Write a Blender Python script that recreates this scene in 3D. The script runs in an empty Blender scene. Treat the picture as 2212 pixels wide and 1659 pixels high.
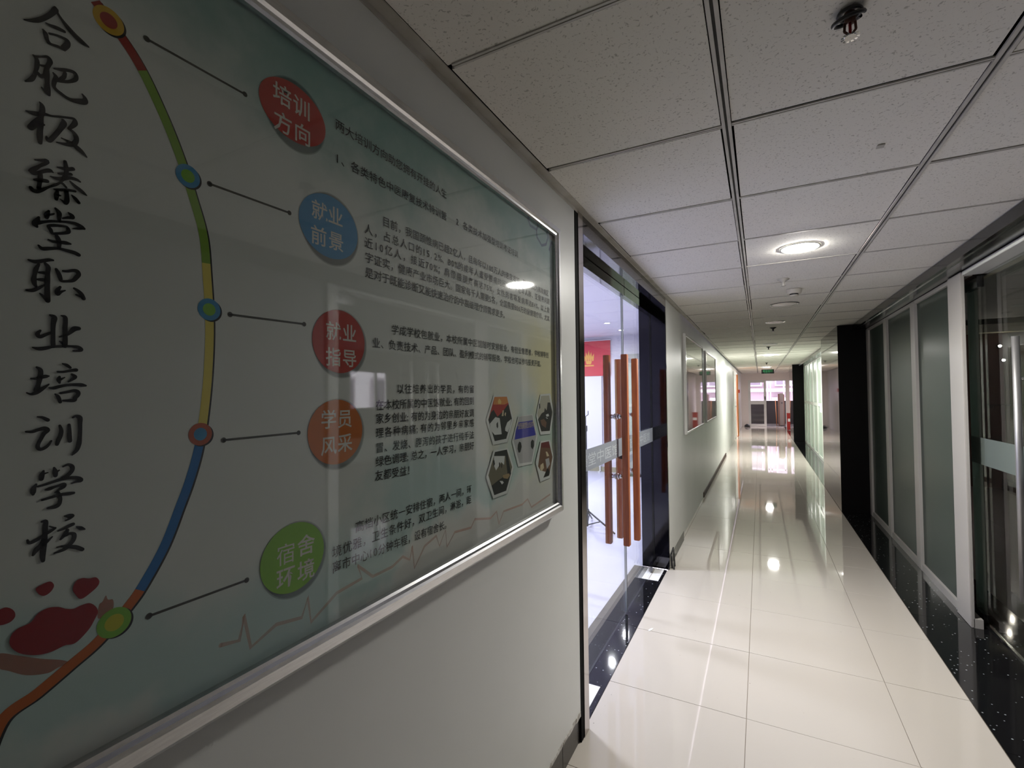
import bpy, bmesh, math, random
from mathutils import Vector, Matrix
random.seed(7)
SC = bpy.context.scene
COL = SC.collection
PI = math.pi

# ------------------------------------------------------------------ camera
cam_d = bpy.data.cameras.new('camera')
cam_d.sensor_fit = 'HORIZONTAL'
cam_d.sensor_width = 36.0
cam_d.lens = 1018.79 / 2212 * 36.0
cam_d.clip_start = 0.02
cam_d.clip_end = 200
cam = bpy.data.objects.new('camera', cam_d)
COL.objects.link(cam)
_yaw, _pitch, _roll = .4841, .0224, -.0103
_r = Vector((math.cos(_yaw), math.sin(_yaw), 0))
_f = Vector((-math.sin(_yaw), math.cos(_yaw), 0))
_up = Vector((0, 0, 1))
_w = _f * math.cos(_pitch) + _up * math.sin(_pitch)
_u = _up * math.cos(_pitch) - _f * math.sin(_pitch)
_rr = _r * math.cos(_roll) + _u * math.sin(_roll)
_uu = _u * math.cos(_roll) - _r * math.sin(_roll)
cam.matrix_world = Matrix(((_rr.x, _uu.x, -_w.x, 0), (_rr.y, _uu.y, -_w.y, 0), (_rr.z, _uu.z, -_w.z, 1.4452), (0, 0, 0, 1)))
SC.camera = cam

# ------------------------------------------------------------------ world, exposure
SC.view_settings.view_transform = 'Standard'
SC.view_settings.look = 'None'
SC.view_settings.exposure = 0.15
SC.view_settings.gamma = 1.0
SC.view_settings.use_curve_mapping = False
world = bpy.data.worlds.new('world')
SC.world = world
world.use_nodes = True
_bg = world.node_tree.nodes['Background']
_bg.inputs['Color'].default_value = (0.97, 0.86, 1.0, 1)
_bg.inputs['Strength'].default_value = 7.0
try:
    SC.cycles.max_bounces = 12
    SC.cycles.diffuse_bounces = 5
    SC.cycles.glossy_bounces = 6
    SC.cycles.transmission_bounces = 8
    SC.cycles.transparent_max_bounces = 24
    SC.cycles.sample_clamp_indirect = 6.0
    SC.cycles.caustics_reflective = False
    SC.cycles.caustics_refractive = False
except Exception:
    pass
L_CORR = 560.0       # radiance of a lit corridor downlight lens
L_ROOM = 520.0       # radiance of the left room's small downlights


def area_lamp(name, loc, size, power, color=(1, 1, 1)):
    l = bpy.data.lights.new(name, 'AREA')
    l.shape = 'DISK'
    l.size = size
    l.energy = power
    l.color = color
    o = bpy.data.objects.new(name, l)
    o.location = loc
    COL.objects.link(o)
    return o


# lamps of the neighbouring rooms (their fittings are out of view)
area_lamp('room_lamp', (-2.6, 3.2, 2.46), 0.5, 92, (0.87, 0.87, 1.0))
area_lamp('room_lamp', (-2.9, 6.4, 2.46), 0.5, 92, (0.87, 0.87, 1.0))
area_lamp('office_lamp', (2.6, 11.2, 2.36), 0.6, 92, (0.99, 1.0, 0.97))
area_lamp('office_lamp', (2.6, 14.4, 2.36), 0.6, 92, (0.99, 1.0, 0.97))

# ------------------------------------------------------------------ materials
MATS = {}


def new_mat(name):
    m = bpy.data.materials.new(name)
    m.use_nodes = True
    nt = m.node_tree
    b = nt.nodes['Principled BSDF']
    MATS[name] = m
    return m, nt, b


def plain(name, col, rough=.5, metal=0., spec=.5, coat=0., emit=None, estr=0.):
    m, nt, b = new_mat(name)
    b.inputs['Base Color'].default_value = (*col, 1)
    b.inputs['Roughness'].default_value = rough
    b.inputs['Metallic'].default_value = metal
    b.inputs['Specular IOR Level'].default_value = spec
    if coat:
        b.inputs['Coat Weight'].default_value = coat
        b.inputs['Coat Roughness'].default_value = .03
    if emit:
        b.inputs['Emission Color'].default_value = (*emit, 1)
        b.inputs['Emission Strength'].default_value = estr
    return m


def N(nt, t, **kw):
    n = nt.nodes.new(t)
    for k, v in kw.items():
        if k in n.inputs:
            n.inputs[k].default_value = v
        else:
            setattr(n, k, v)
    return n


def mottled(name, c1, c2, scale, rough=.5, detail=3, metal=0., spec=.5, bump=0., stretch=None, r2=None):
    m, nt, b = new_mat(name)
    geo = N(nt, 'ShaderNodeNewGeometry')
    src = geo.outputs['Position']
    if stretch:
        mp = N(nt, 'ShaderNodeMapping')
        mp.inputs['Scale'].default_value = stretch
        nt.links.new(src, mp.inputs['Vector'])
        src = mp.outputs['Vector']
    no = N(nt, 'ShaderNodeTexNoise', Scale=scale, Detail=detail)
    nt.links.new(src, no.inputs['Vector'])
    mx = N(nt, 'ShaderNodeMix', data_type='RGBA')
    mx.inputs['A'].default_value = (*c1, 1)
    mx.inputs['B'].default_value = (*c2, 1)
    cr = N(nt, 'ShaderNodeMapRange')
    cr.inputs['From Min'].default_value = .35
    cr.inputs['From Max'].default_value = .65
    nt.links.new(no.outputs['Fac'], cr.inputs['Value'])
    nt.links.new(cr.outputs['Result'], mx.inputs['Factor'])
    nt.links.new(mx.outputs['Result'], b.inputs['Base Color'])
    b.inputs['Roughness'].default_value = rough
    b.inputs['Metallic'].default_value = metal
    b.inputs['Specular IOR Level'].default_value = spec
    if bump:
        bp = N(nt, 'ShaderNodeBump')
        bp.inputs['Strength'].default_value = bump
        bp.inputs['Distance'].default_value = .002
        nt.links.new(no.outputs['Fac'], bp.inputs['Height'])
        nt.links.new(bp.outputs['Normal'], b.inputs['Normal'])
    return m


mottled('wall_paint', (.66, .672, .652), (.69, .70, .68), 2.5, rough=.38, spec=.35)
mottled('back_plaster', (.42, .42, .40), (.5, .5, .48), 3, rough=.7)
mottled('old_plaster', (.30, .28, .25), (.66, .65, .62), 38, rough=.8, bump=.5)
mottled('studio_wall', (.72, .70, .78), (.75, .73, .80), 1.5, rough=.6)
mottled('studio_floor', (.55, .56, .66), (.59, .60, .70), 1.8, rough=.28)
plain('band_black', (.012, .012, .013), .16, spec=.3)
plain('column_face', (.004, .0035, .004), .5, spec=.12)
plain('edge_highlight', (.62, .68, .72), .15)  # pale colour painted for the highlight on the door leaf's edge
plain('jamb_black', (.055, .054, .062), .06, metal=1.0)
plain('honed_stone', (.012, .012, .018), .35, spec=.15)
plain('skirting_dark', (.06, .035, .028), .6, spec=.2)
plain('post_grey', (.44, .42, .40), .4)
plain('plenum', (.004, .004, .004), .9, spec=0)
mottled('bar_metal', (.50, .48, .45), (.60, .58, .55), 14, rough=.4)
mottled('bar_dark', (.018, .018, .016), (.03, .03, .026), 40, rough=.7)
mottled('trim_angle', (.40, .37, .31), (.52, .50, .46), 9, rough=.5)
plain('white_alu', (.66, .67, .64), .35)
plain('pale_post', (.60, .655, .60), .35)
plain('white_paint', (.74, .73, .70), .4)
mottled('brushed_alu', (.60, .60, .61), (.68, .68, .69), 30, rough=.24, metal=1.0, stretch=(1, 1, 12))
plain('chrome', (.75, .75, .76), .12, metal=1.0)
plain('dark_chrome', (.10, .10, .11), .2, metal=1.0)
mottled('black_steel', (.135, .128, .135), (.155, .148, .155), 5, rough=.045, metal=1.0)
plain('black_gap', (.004, .004, .004), .8, spec=.1)
plain('steel_casing', (.52, .48, .46), .12, metal=1.0)
mottled('brown_panel', (.105, .060, .046), (.14, .082, .062), 6, rough=.12, stretch=(1, 1, .2))
plain('yellowish', (.34, .32, .22), .6)
plain('olive_ceiling', (.33, .36, .32), .7)
plain('orange_wood', (.42, .15, .035), .45)
plain('pink_plaster', (.72, .66, .62), .6)
plain('red_metal', (.36, .012, .012), .4)
plain('paper', (.80, .80, .80), .7)
plain('dark_plastic', (.02, .02, .022), .4)
plain('grey_plastic', (.46, .44, .41), .5)
plain('white_plastic', (.62, .59, .54), .5)
plain('grey_panel', (.20, .20, .21), .6)
plain('board_white', (.78, .77, .82), .5)
plain('banner_red', (.62, .06, .08), .6)
plain('gold_ink', (.80, .42, .10), .6)
plain('facade', (.20, .155, .18), .8)
plain('facade_pale', (.80, .82, .80), .8)
plain('facade_dark', (.10, .085, .115), .4)
plain('facade_white', (.42, .38, .42), .7)
plain('parapet', (.006, .004, .0035), .6, spec=.2)
plain('balcony_floor', (.02, .017, .015), .7, spec=.2)
plain('cabinet_beige', (.12, .095, .08), .5)
plain('lens_lit', (1, 1, 1), .5, emit=(1.0, .97, .90), estr=L_CORR)
plain('lens_far', (1, 1, 1), .5, emit=(1.0, .98, .93), estr=L_CORR * 1.5)
plain('lens_unlit', (.55, .54, .52), .3)
plain('spot_lit', (1, 1, 1), .5, emit=(.95, .95, 1.0), estr=L_ROOM)
plain('tiny_lit', (1, 1, 1), .5, emit=(1, .9, .75), estr=120)
plain('exit_green', (0, 0, 0), .5, emit=(.06, .80, .26), estr=.5)
plain('exit_body', (.01, .012, .01), .4)

# ceiling tile: mineral fibre with small fissures
m, nt, b = new_mat('mineral_tile')
geo = N(nt, 'ShaderNodeNewGeometry')
n0 = N(nt, 'ShaderNodeTexNoise', Scale=30., Detail=2.)
nt.links.new(geo.outputs['Position'], n0.inputs['Vector'])
mm = N(nt, 'ShaderNodeVectorMath', operation='MULTIPLY_ADD')
mm.inputs[1].default_value = (.03, .03, .03)
nt.links.new(n0.outputs['Color'], mm.inputs[0])
nt.links.new(geo.outputs['Position'], mm.inputs[2])
n1 = N(nt, 'ShaderNodeTexNoise', Scale=135., Detail=1.8, Roughness=.6)
nt.links.new(mm.outputs['Vector'], n1.inputs['Vector'])
r1 = N(nt, 'ShaderNodeMapRange')
r1.inputs['From Min'].default_value = .32
r1.inputs['From Max'].default_value = .395
nt.links.new(n1.outputs['Fac'], r1.inputs['Value'])
n2 = N(nt, 'ShaderNodeTexNoise', Scale=3., Detail=2.)
nt.links.new(geo.outputs['Position'], n2.inputs['Vector'])
mA = N(nt, 'ShaderNodeMix', data_type='RGBA')
mA.inputs['A'].default_value = (.84, .80, .75, 1)
mA.inputs['B'].default_value = (.81, .80, .755, 1)
nt.links.new(n2.outputs['Fac'], mA.inputs['Factor'])
mB = N(nt, 'ShaderNodeMix', data_type='RGBA')
mB.inputs['A'].default_value = (.52, .50, .46, 1)
nt.links.new(r1.outputs['Result'], mB.inputs['Factor'])
nt.links.new(mA.outputs['Result'], mB.inputs['B'])
nt.links.new(mB.outputs['Result'], b.inputs['Base Color'])
b.inputs['Roughness'].default_value = .85
b.inputs['Specular IOR Level'].default_value = .2

# polished porcelain
m, nt, b = new_mat('porcelain')
geo = N(nt, 'ShaderNodeNewGeometry')
n1 = N(nt, 'ShaderNodeTexNoise', Scale=3.2, Detail=5.)
nt.links.new(geo.outputs['Position'], n1.inputs['Vector'])
mA = N(nt, 'ShaderNodeMix', data_type='RGBA')
mA.inputs['A'].default_value = (.60, .55, .49, 1)
mA.inputs['B'].default_value = (.57, .53, .48, 1)
nt.links.new(n1.outputs['Fac'], mA.inputs['Factor'])
n2 = N(nt, 'ShaderNodeTexNoise', Scale=46., Detail=2.)
nt.links.new(geo.outputs['Position'], n2.inputs['Vector'])
r2 = N(nt, 'ShaderNodeMapRange')
r2.inputs['From Min'].default_value = .20
r2.inputs['From Max'].default_value = .235
nt.links.new(n2.outputs['Fac'], r2.inputs['Value'])
mB = N(nt, 'ShaderNodeMix', data_type='RGBA')
mB.inputs['A'].default_value = (.38, .33, .27, 1)
nt.links.new(r2.outputs['Result'], mB.inputs['Factor'])
nt.links.new(mA.outputs['Result'], mB.inputs['B'])
nt.links.new(mB.outputs['Result'], b.inputs['Base Color'])
b.inputs['Roughness'].default_value = .03
b.inputs['Specular IOR Level'].default_value = .55
plain('grout', (.25, .21, .17), .8)
b = MATS['grout'].node_tree.nodes['Principled BSDF']


def granite(name, base, fleck, rough):
    m, nt, b = new_mat(name)
    geo = N(nt, 'ShaderNodeNewGeometry')
    v = N(nt, 'ShaderNodeTexVoronoi', Scale=48.)
    nt.links.new(geo.outputs['Position'], v.inputs['Vector'])
    r = N(nt, 'ShaderNodeMapRange')
    r.inputs['From Min'].default_value = .10
    r.inputs['From Max'].default_value = .22
    nt.links.new(v.outputs['Distance'], r.inputs['Value'])
    gt = N(nt, 'ShaderNodeSeparateColor')
    nt.links.new(v.outputs['Color'], gt.inputs['Color'])
    th = N(nt, 'ShaderNodeMath', operation='GREATER_THAN')
    th.inputs[1].default_value = .74
    nt.links.new(gt.outputs['Red'], th.inputs[0])
    iv = N(nt, 'ShaderNodeMath', operation='SUBTRACT')
    iv.inputs[0].default_value = 1.
    nt.links.new(r.outputs['Result'], iv.inputs[1])
    mu = N(nt, 'ShaderNodeMath', operation='MULTIPLY')
    nt.links.new(iv.outputs[0], mu.inputs[0])
    nt.links.new(th.outputs[0], mu.inputs[1])
    mx = N(nt, 'ShaderNodeMix', data_type='RGBA')
    mx.inputs['A'].default_value = (*base, 1)
    mx.inputs['B'].default_value = (*fleck, 1)
    nt.links.new(mu.outputs[0], mx.inputs['Factor'])
    nt.links.new(mx.outputs['Result'], b.inputs['Base Color'])
    b.inputs['Roughness'].default_value = rough
    b.inputs['Specular IOR Level'].default_value = .6
    return m


granite('black_granite', (.007, .007, .008), (.42, .46, .48), .06)
granite('column_granite', (.004, .004, .0045), (.02, .02, .02), .035)
MATS['column_granite'].node_tree.nodes['Principled BSDF'].inputs['Specular IOR Level'].default_value = .22
granite('skirting_stone', (.024, .021, .019), (.07, .065, .06), .3)


def thin_glass(name, tint=(.95, .97, .96), f0=.045, rough=0.0, spread=1.0):
    m = bpy.data.materials.new(name)
    m.use_nodes = True
    nt = m.node_tree
    nt.nodes.clear()
    out = N(nt, 'ShaderNodeOutputMaterial')
    geo = N(nt, 'ShaderNodeNewGeometry')
    d = N(nt, 'ShaderNodeVectorMath', operation='DOT_PRODUCT')
    nt.links.new(geo.outputs['Normal'], d.inputs[0])
    nt.links.new(geo.outputs['Incoming'], d.inputs[1])
    a = N(nt, 'ShaderNodeMath', operation='ABSOLUTE')
    nt.links.new(d.outputs['Value'], a.inputs[0])
    s = N(nt, 'ShaderNodeMath', operation='SUBTRACT')
    s.inputs[0].default_value = 1.
    nt.links.new(a.outputs[0], s.inputs[1])
    p = N(nt, 'ShaderNodeMath', operation='POWER')
    p.inputs[1].default_value = 5.
    nt.links.new(s.outputs[0], p.inputs[0])
    k = N(nt, 'ShaderNodeMath', operation='MULTIPLY_ADD')
    k.inputs[1].default_value = (1 - f0) * spread
    k.inputs[2].default_value = f0
    nt.links.new(p.outputs[0], k.inputs[0])
    tr = N(nt, 'ShaderNodeBsdfTransparent')
    tr.inputs['Color'].default_value = (*tint, 1)
    gl = N(nt, 'ShaderNodeBsdfGlossy')
    gl.inputs['Roughness'].default_value = rough
    gl.inputs['Color'].default_value = (1, 1, 1, 1)
    mx = N(nt, 'ShaderNodeMixShader')
    nt.links.new(k.outputs[0], mx.inputs[0])
    nt.links.new(tr.outputs[0], mx.inputs[1])
    nt.links.new(gl.outputs[0], mx.inputs[2])
    nt.links.new(mx.outputs[0], out.inputs['Surface'])
    MATS[name] = m
    return m


thin_glass('clear_glass', (.94, .96, .955), .03, 0., .65)
thin_glass('cover_acrylic', (.97, .98, .97), .032, .028, .8)
thin_glass('outer_glass', (.97, .97, .97), .04)


def frosted(name, dif, trans, mixf, gl_rough=.12):
    m = bpy.data.materials.new(name)
    m.use_nodes = True
    nt = m.node_tree
    nt.nodes.clear()
    out = N(nt, 'ShaderNodeOutputMaterial')
    d = N(nt, 'ShaderNodeBsdfDiffuse')
    d.inputs['Color'].default_value = (*dif, 1)
    t = N(nt, 'ShaderNodeBsdfTranslucent')
    t.inputs['Color'].default_value = (*trans, 1)
    mx = N(nt, 'ShaderNodeMixShader')
    mx.inputs[0].default_value = mixf
    nt.links.new(d.outputs[0], mx.inputs[1])
    nt.links.new(t.outputs[0], mx.inputs[2])
    g = N(nt, 'ShaderNodeBsdfGlossy')
    g.inputs['Roughness'].default_value = gl_rough
    fr = N(nt, 'ShaderNodeLayerWeight')
    fr.inputs['Blend'].default_value = .12
    mx2 = N(nt, 'ShaderNodeMixShader')
    nt.links.new(fr.outputs['Fresnel'], mx2.inputs[0])
    nt.links.new(mx.outputs[0], mx2.inputs[1])
    nt.links.new(g.outputs[0], mx2.inputs[2])
    nt.links.new(mx2.outputs[0], out.inputs['Surface'])
    MATS[name] = m


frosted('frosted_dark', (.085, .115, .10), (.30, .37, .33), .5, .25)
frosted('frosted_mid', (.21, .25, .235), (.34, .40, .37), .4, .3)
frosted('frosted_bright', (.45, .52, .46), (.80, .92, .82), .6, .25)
frosted('frosted_band', (.40, .42, .44), (.50, .53, .56), .5, .3)
frosted('band_letters', (.74, .78, .80), (.7, .74, .74), .4, .3)

# poster inks
INK = dict(red=(.40, .030, .022), redb=(.50, .045, .028), orange=(.60, .22, .05), yellow=(.75, .50, .15), dark=(.020, .018, .016), cream=(.62, .52, .34), white=(.66, .68, .66), grey=(.42, .42, .42), blue=(.035, .035, .36), beige=(.44, .42, .34), brown=(.16, .085, .05), olive=(.17, .15, .10), tan=(.34, .24, .12), darkred=(.14, .02, .02), ink=(.012, .012, .012), inkgrey=(.055, .055, .045),
           badge_red=(.44, .040, .028), badge_blue=(.075, .27, .50), badge_orange=(.52, .14, .022), badge_green=(.22, .46, .045),
           arc_red=(.33, .030, .018), arc_lime=(.22, .38, .05), arc_yellow=(.72, .60, .12), arc_blue=(.012, .15, .42), arc_orange=(.50, .12, .02), gold=(.62, .38, .03), green=(.20, .45, .05), sky=(.055, .26, .48), rust=(.42, .10, .045), lemon=(.50, .48, .03),
           blob=(.26, .010, .014), halo=(.30, .34, .30), purple=(.20, .20, .46), peach=(.70, .36, .22))
for k, c in INK.items():
    plain('print_' + k, c, .6, spec=.2)
plain('print_letter', (.62, .60, .55), .6, spec=.2)


def tint_mat(name, col, alpha):
    m = bpy.data.materials.new(name)
    m.use_nodes = True
    nt = m.node_tree
    nt.nodes.clear()
    out = N(nt, 'ShaderNodeOutputMaterial')
    d = N(nt, 'ShaderNodeBsdfDiffuse')
    d.inputs['Color'].default_value = (*col, 1)
    t = N(nt, 'ShaderNodeBsdfTransparent')
    mx = N(nt, 'ShaderNodeMixShader')
    mx.inputs[0].default_value = alpha
    nt.links.new(t.outputs[0], mx.inputs[1])
    nt.links.new(d.outputs[0], mx.inputs[2])
    nt.links.new(mx.outputs[0], out.inputs['Surface'])
    MATS[name] = m


tint_mat('print_wash_orange', (.75, .22, .10), .28)
tint_mat('print_wash_brown', (.45, .10, .035), .55)
tint_mat('print_wash_purple', (.10, .10, .42), .38)
tint_mat('print_wash_peach', (.75, .30, .15), .35)
tint_mat('print_shadow', (.02, .03, .03), .22)

# poster background: watercolour wash printed on the sheet
m, nt, b = new_mat('poster_wash')
geo = N(nt, 'ShaderNodeNewGeometry')
sp = N(nt, 'ShaderNodeSeparateXYZ')
nt.links.new(geo.outputs['Position'], sp.inputs[0])
no = N(nt, 'ShaderNodeTexNoise', Scale=2.6, Detail=6., Roughness=.6)
nt.links.new(geo.outputs['Position'], no.inputs['Vector'])


def ramp(val, a, b_, c=None, d=None):
    r = N(nt, 'ShaderNodeMapRange', interpolation_type='SMOOTHSTEP')
    r.inputs['From Min'].default_value = a
    r.inputs['From Max'].default_value = b_
    nt.links.new(val, r.inputs['Value'])
    if c is None:
        return r.outputs['Result']
    r2 = N(nt, 'ShaderNodeMapRange', interpolation_type='SMOOTHSTEP')
    r2.inputs['From Min'].default_value = c
    r2.inputs['From Max'].default_value = d
    r2.inputs['To Min'].default_value = 1.
    r2.inputs['To Max'].default_value = 0.
    nt.links.new(val, r2.inputs['Value'])
    mu = N(nt, 'ShaderNodeMath', operation='MULTIPLY')
    nt.links.new(r.outputs['Result'], mu.inputs[0])
    nt.links.new(r2.outputs['Result'], mu.inputs[1])
    return mu.outputs[0]


def mathn(op, a, b_):
    n = N(nt, 'ShaderNodeMath', operation=op)
    for i, v in enumerate((a, b_)):
        if isinstance(v, (int, float)):
            n.inputs[i].default_value = v
        else:
            nt.links.new(v, n.inputs[i])
    return n.outputs[0]


def over(prev, col, fac):
    x = N(nt, 'ShaderNodeMix', data_type='RGBA')
    if isinstance(prev, tuple):
        x.inputs['A'].default_value = (*prev, 1)
    else:
        nt.links.new(prev, x.inputs['A'])
    x.inputs['B'].default_value = (*col, 1)
    nt.links.new(fac, x.inputs['Factor'])
    return x.outputs['Result']


Y, Z = sp.outputs['Y'], sp.outputs['Z']
zn = mathn('ADD', Z, mathn('MULTIPLY', mathn('SUBTRACT', no.outputs['Fac'], .5), .55))
yn = mathn('ADD', Y, mathn('MULTIPLY', mathn('SUBTRACT', no.outputs['Fac'], .5), .9))
c = over((.68, .69, .66), (.62, .66, .64), no.outputs['Fac'])
c = over(c, (.17, .345, .32), mathn('MULTIPLY', ramp(zn, 1.79, 2.03), .92))
c = over(c, (.72, .66, .36), mathn('MULTIPLY', mathn('MULTIPLY', ramp(yn, 1.10, 1.5), ramp(zn, 1.10, 1.3, 1.58, 1.80)), .85))
diag = mathn('SUBTRACT', zn, mathn('MULTIPLY', Y, .13))
c = over(c, (.36, .54, .53), mathn('MULTIPLY', ramp(diag, .98, 1.05, 1.08, 1.20), .65))
c = over(c, (.56, .55, .52), mathn('MULTIPLY', ramp(diag, .80, .90, .95, 1.02), .6))
nt.links.new(c, b.inputs['Base Color'])
b.inputs['Roughness'].default_value = .6
b.inputs['Specular IOR Level'].default_value = .2

# ------------------------------------------------------------------ geometry helpers


class MB:
    def __init__(self):
        self.v = []
        self.f = []

    def box(self, x0, x1, y0, y1, z0, z1):
        n = len(self.v)
        self.v += [(x0, y0, z0), (x1, y0, z0), (x1, y1, z0), (x0, y1, z0), (x0, y0, z1), (x1, y0, z1), (x1, y1, z1), (x0, y1, z1)]
        self.f += [(n, n + 3, n + 2, n + 1), (n + 4, n + 5, n + 6, n + 7), (n, n + 1, n + 5, n + 4), (n + 1, n + 2, n + 6, n + 5), (n + 2, n + 3, n + 7, n + 6), (n + 3, n, n + 4, n + 7)]
        return self

    def poly(self, pts):
        n = len(self.v)
        self.v += [tuple(p) for p in pts]
        self.f.append(tuple(range(n, n + len(pts))))
        return self

    def tube(self, a, b, r0, r1=None, seg=14, caps=True):
        a = Vector(a)
        b = Vector(b)
        r1 = r0 if r1 is None else r1
        d = (b - a).normalized()
        s = d.orthogonal().normalized()
        t = d.cross(s)
        n = len(self.v)
        for k in range(seg):
            q = 2 * PI * k / seg
            o = s * math.cos(q) + t * math.sin(q)
            self.v.append(tuple(a + o * r0))
            self.v.append(tuple(b + o * r1))
        for k in range(seg):
            i = n + 2 * k
            j = n + 2 * ((k + 1) % seg)
            self.f.append((i, j, j + 1, i + 1))
        if caps:
            self.f.append(tuple(n + 2 * k for k in range(seg))[::-1])
            self.f.append(tuple(n + 2 * k + 1 for k in range(seg)))
        return self

    def lathe(self, c, prof, seg=28):
        """profile of (radius, z) turned about a vertical axis through c"""
        n = len(self.v)
        m = len(prof)
        for k in range(seg):
            q = 2 * PI * k / seg
            for r, z in prof:
                self.v.append((c[0] + r * math.cos(q), c[1] + r * math.sin(q), c[2] + z))
        for k in range(seg):
            for i in range(m - 1):
                a = n + k * m + i
                b = n + ((k + 1) % seg) * m + i
                self.f.append((a, b, b + 1, a + 1))
        return self

    def torus(self, c, R, r, tilt=(0, 0, 0), seg=26, sub=8, a0=0, a1=2 * PI):
        n = len(self.v)
        from mathutils import Euler
        M = Euler(tilt).to_matrix()
        cnt = seg + 1
        for k in range(cnt):
            q = a0 + (a1 - a0) * k / seg
            for j in range(sub):
                p = 2 * PI * j / sub
                w = M @ Vector(((R + r * math.cos(p)) * math.cos(q), (R + r * math.cos(p)) * math.sin(q), r * math.sin(p)))
                self.v.append((c[0] + w.x, c[1] + w.y, c[2] + w.z))
        for k in range(seg):
            for j in range(sub):
                a = n + k * sub + j
                b = n + k * sub + (j + 1) % sub
                self.f.append((a, b, b + sub, a + sub))
        return self

    def mesh(self, name, mat, smooth=False):
        me = bpy.data.meshes.new(name)
        me.from_pydata(self.v, [], self.f)
        if mat:
            me.materials.append(MATS[mat])
        if smooth:
            me.polygons.foreach_set('use_smooth', [True] * len(me.polygons))
        me.update()
        return me

    def build(self, name, mat, parent=None, smooth=False, bevel=0.):
        me = self.mesh(name, mat, smooth)
        if bevel:
            bm = bmesh.new()
            bm.from_mesh(me)
            bmesh.ops.bevel(bm, geom=bm.edges[:], offset=bevel, segments=2, affect='EDGES', clamp_overlap=True)
            bm.to_mesh(me)
            bm.free()
        return put(name, me, parent)


def put(name, me, parent=None):
    o = bpy.data.objects.new(name, me)
    COL.objects.link(o)
    if parent is not None:
        link_to(o, parent)
    return o


def link_to(o, parent):
    o.parent = parent
    pl = Vector(parent.get('_org', (0, 0, 0)))
    o.location = o.location - pl if not o.get('_rel') else o.location
    o['_org'] = tuple(pl + o.location)


def empty(name, loc=(0, 0, 0)):
    o = bpy.data.objects.new(name, None)
    o.empty_display_size = .1
    o.location = loc
    o['_org'] = tuple(loc)
    COL.objects.link(o)
    return o


def tag(o, label=None, cat=None, group=None, kind=None):
    if label:
        o['label'] = label
    if cat:
        o['category'] = cat
    if group:
        o['group'] = group
    if kind:
        o['kind'] = kind
    return o


def struct(o, label=None):
    o['kind'] = 'structure'
    if label:
        o['label'] = label
    return o


def box(name, x0, x1, y0, y1, z0, z1, mat, parent=None, bevel=0.):
    return MB().box(x0, x1, y0, y1, z0, z1).build(name, mat, parent, bevel=bevel)


# ------------------------------------------------------------------ floor
floor = struct(box('floor', -.70, .838, -2.3, 22.35, -.10, -.004, 'grout'), 'beige polished tile floor running the length of the corridor')
gap = .0011
cols = [(-.700, -.082), (-.082, .518), (.518, .836)]
tile_mesh = {}
for ci, (xa, xb) in enumerate(cols):
    w = xb - xa
    g = MB().box(gap, w - gap, gap, .6 - gap, -.009, 0)
    me = g.mesh('floor_tile', 'porcelain')
    bm = bmesh.new()
    bm.from_mesh(me)
    top = [e for e in bm.edges if all(v.co.z > -.001 for v in e.verts)]
    bmesh.ops.bevel(bm, geom=top, offset=.0008, segments=1, affect='EDGES')
    bm.to_mesh(me)
    bm.free()
    tile_mesh[ci] = me
y = 2.3533 - .6 * 8
while y < 22.3:
    for ci, (xa, xb) in enumerate(cols):
        o = bpy.data.objects.new('floor_tile', tile_mesh[ci])
        o.location = (xa, y, random.uniform(-.0003, .0003))
        COL.objects.link(o)
        o.parent = floor
    y += .6

box('floor_strip', -.722, -.7005, 4.90, 22.35, -.02, 0, 'porcelain', floor)

# black granite border along the right side and its slabs
border = struct(box('trim_1', .838, 1.215, -2.3, 22.35, -.10, -.006, 'black_gap'), 'black granite floor border along the glazed side')
ys = [-2.3, -1.1, .1, 1.3, 2.6, 3.93, 5.2, 6.5, 7.8, 9.1, 10.4, 11.7, 13., 14.3, 15.6, 16.9, 18.2, 19.5, 20.8, 22.3]
for a, b_ in zip(ys[:-1], ys[1:]):
    box('granite_slab', .838, 1.214, a + .001, b_ - .001, -.02, 0, 'black_granite', border)

# left threshold under the glass doors
thr = struct(box('trim_2', -.965, -.701, 1.93, 4.02, -.10, -.006, 'black_gap'), 'black granite threshold under the glass doors')
for (xa, xb, tm) in ((-.806, -.701, 'black_granite'), (-.965, -.808, 'honed_stone')):
    for a, b_ in ((1.93, 2.97), (2.972, 4.02)):
        box('threshold_slab', xa, xb, a, b_ - .001, -.02, 0.0, tm, thr)

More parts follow.
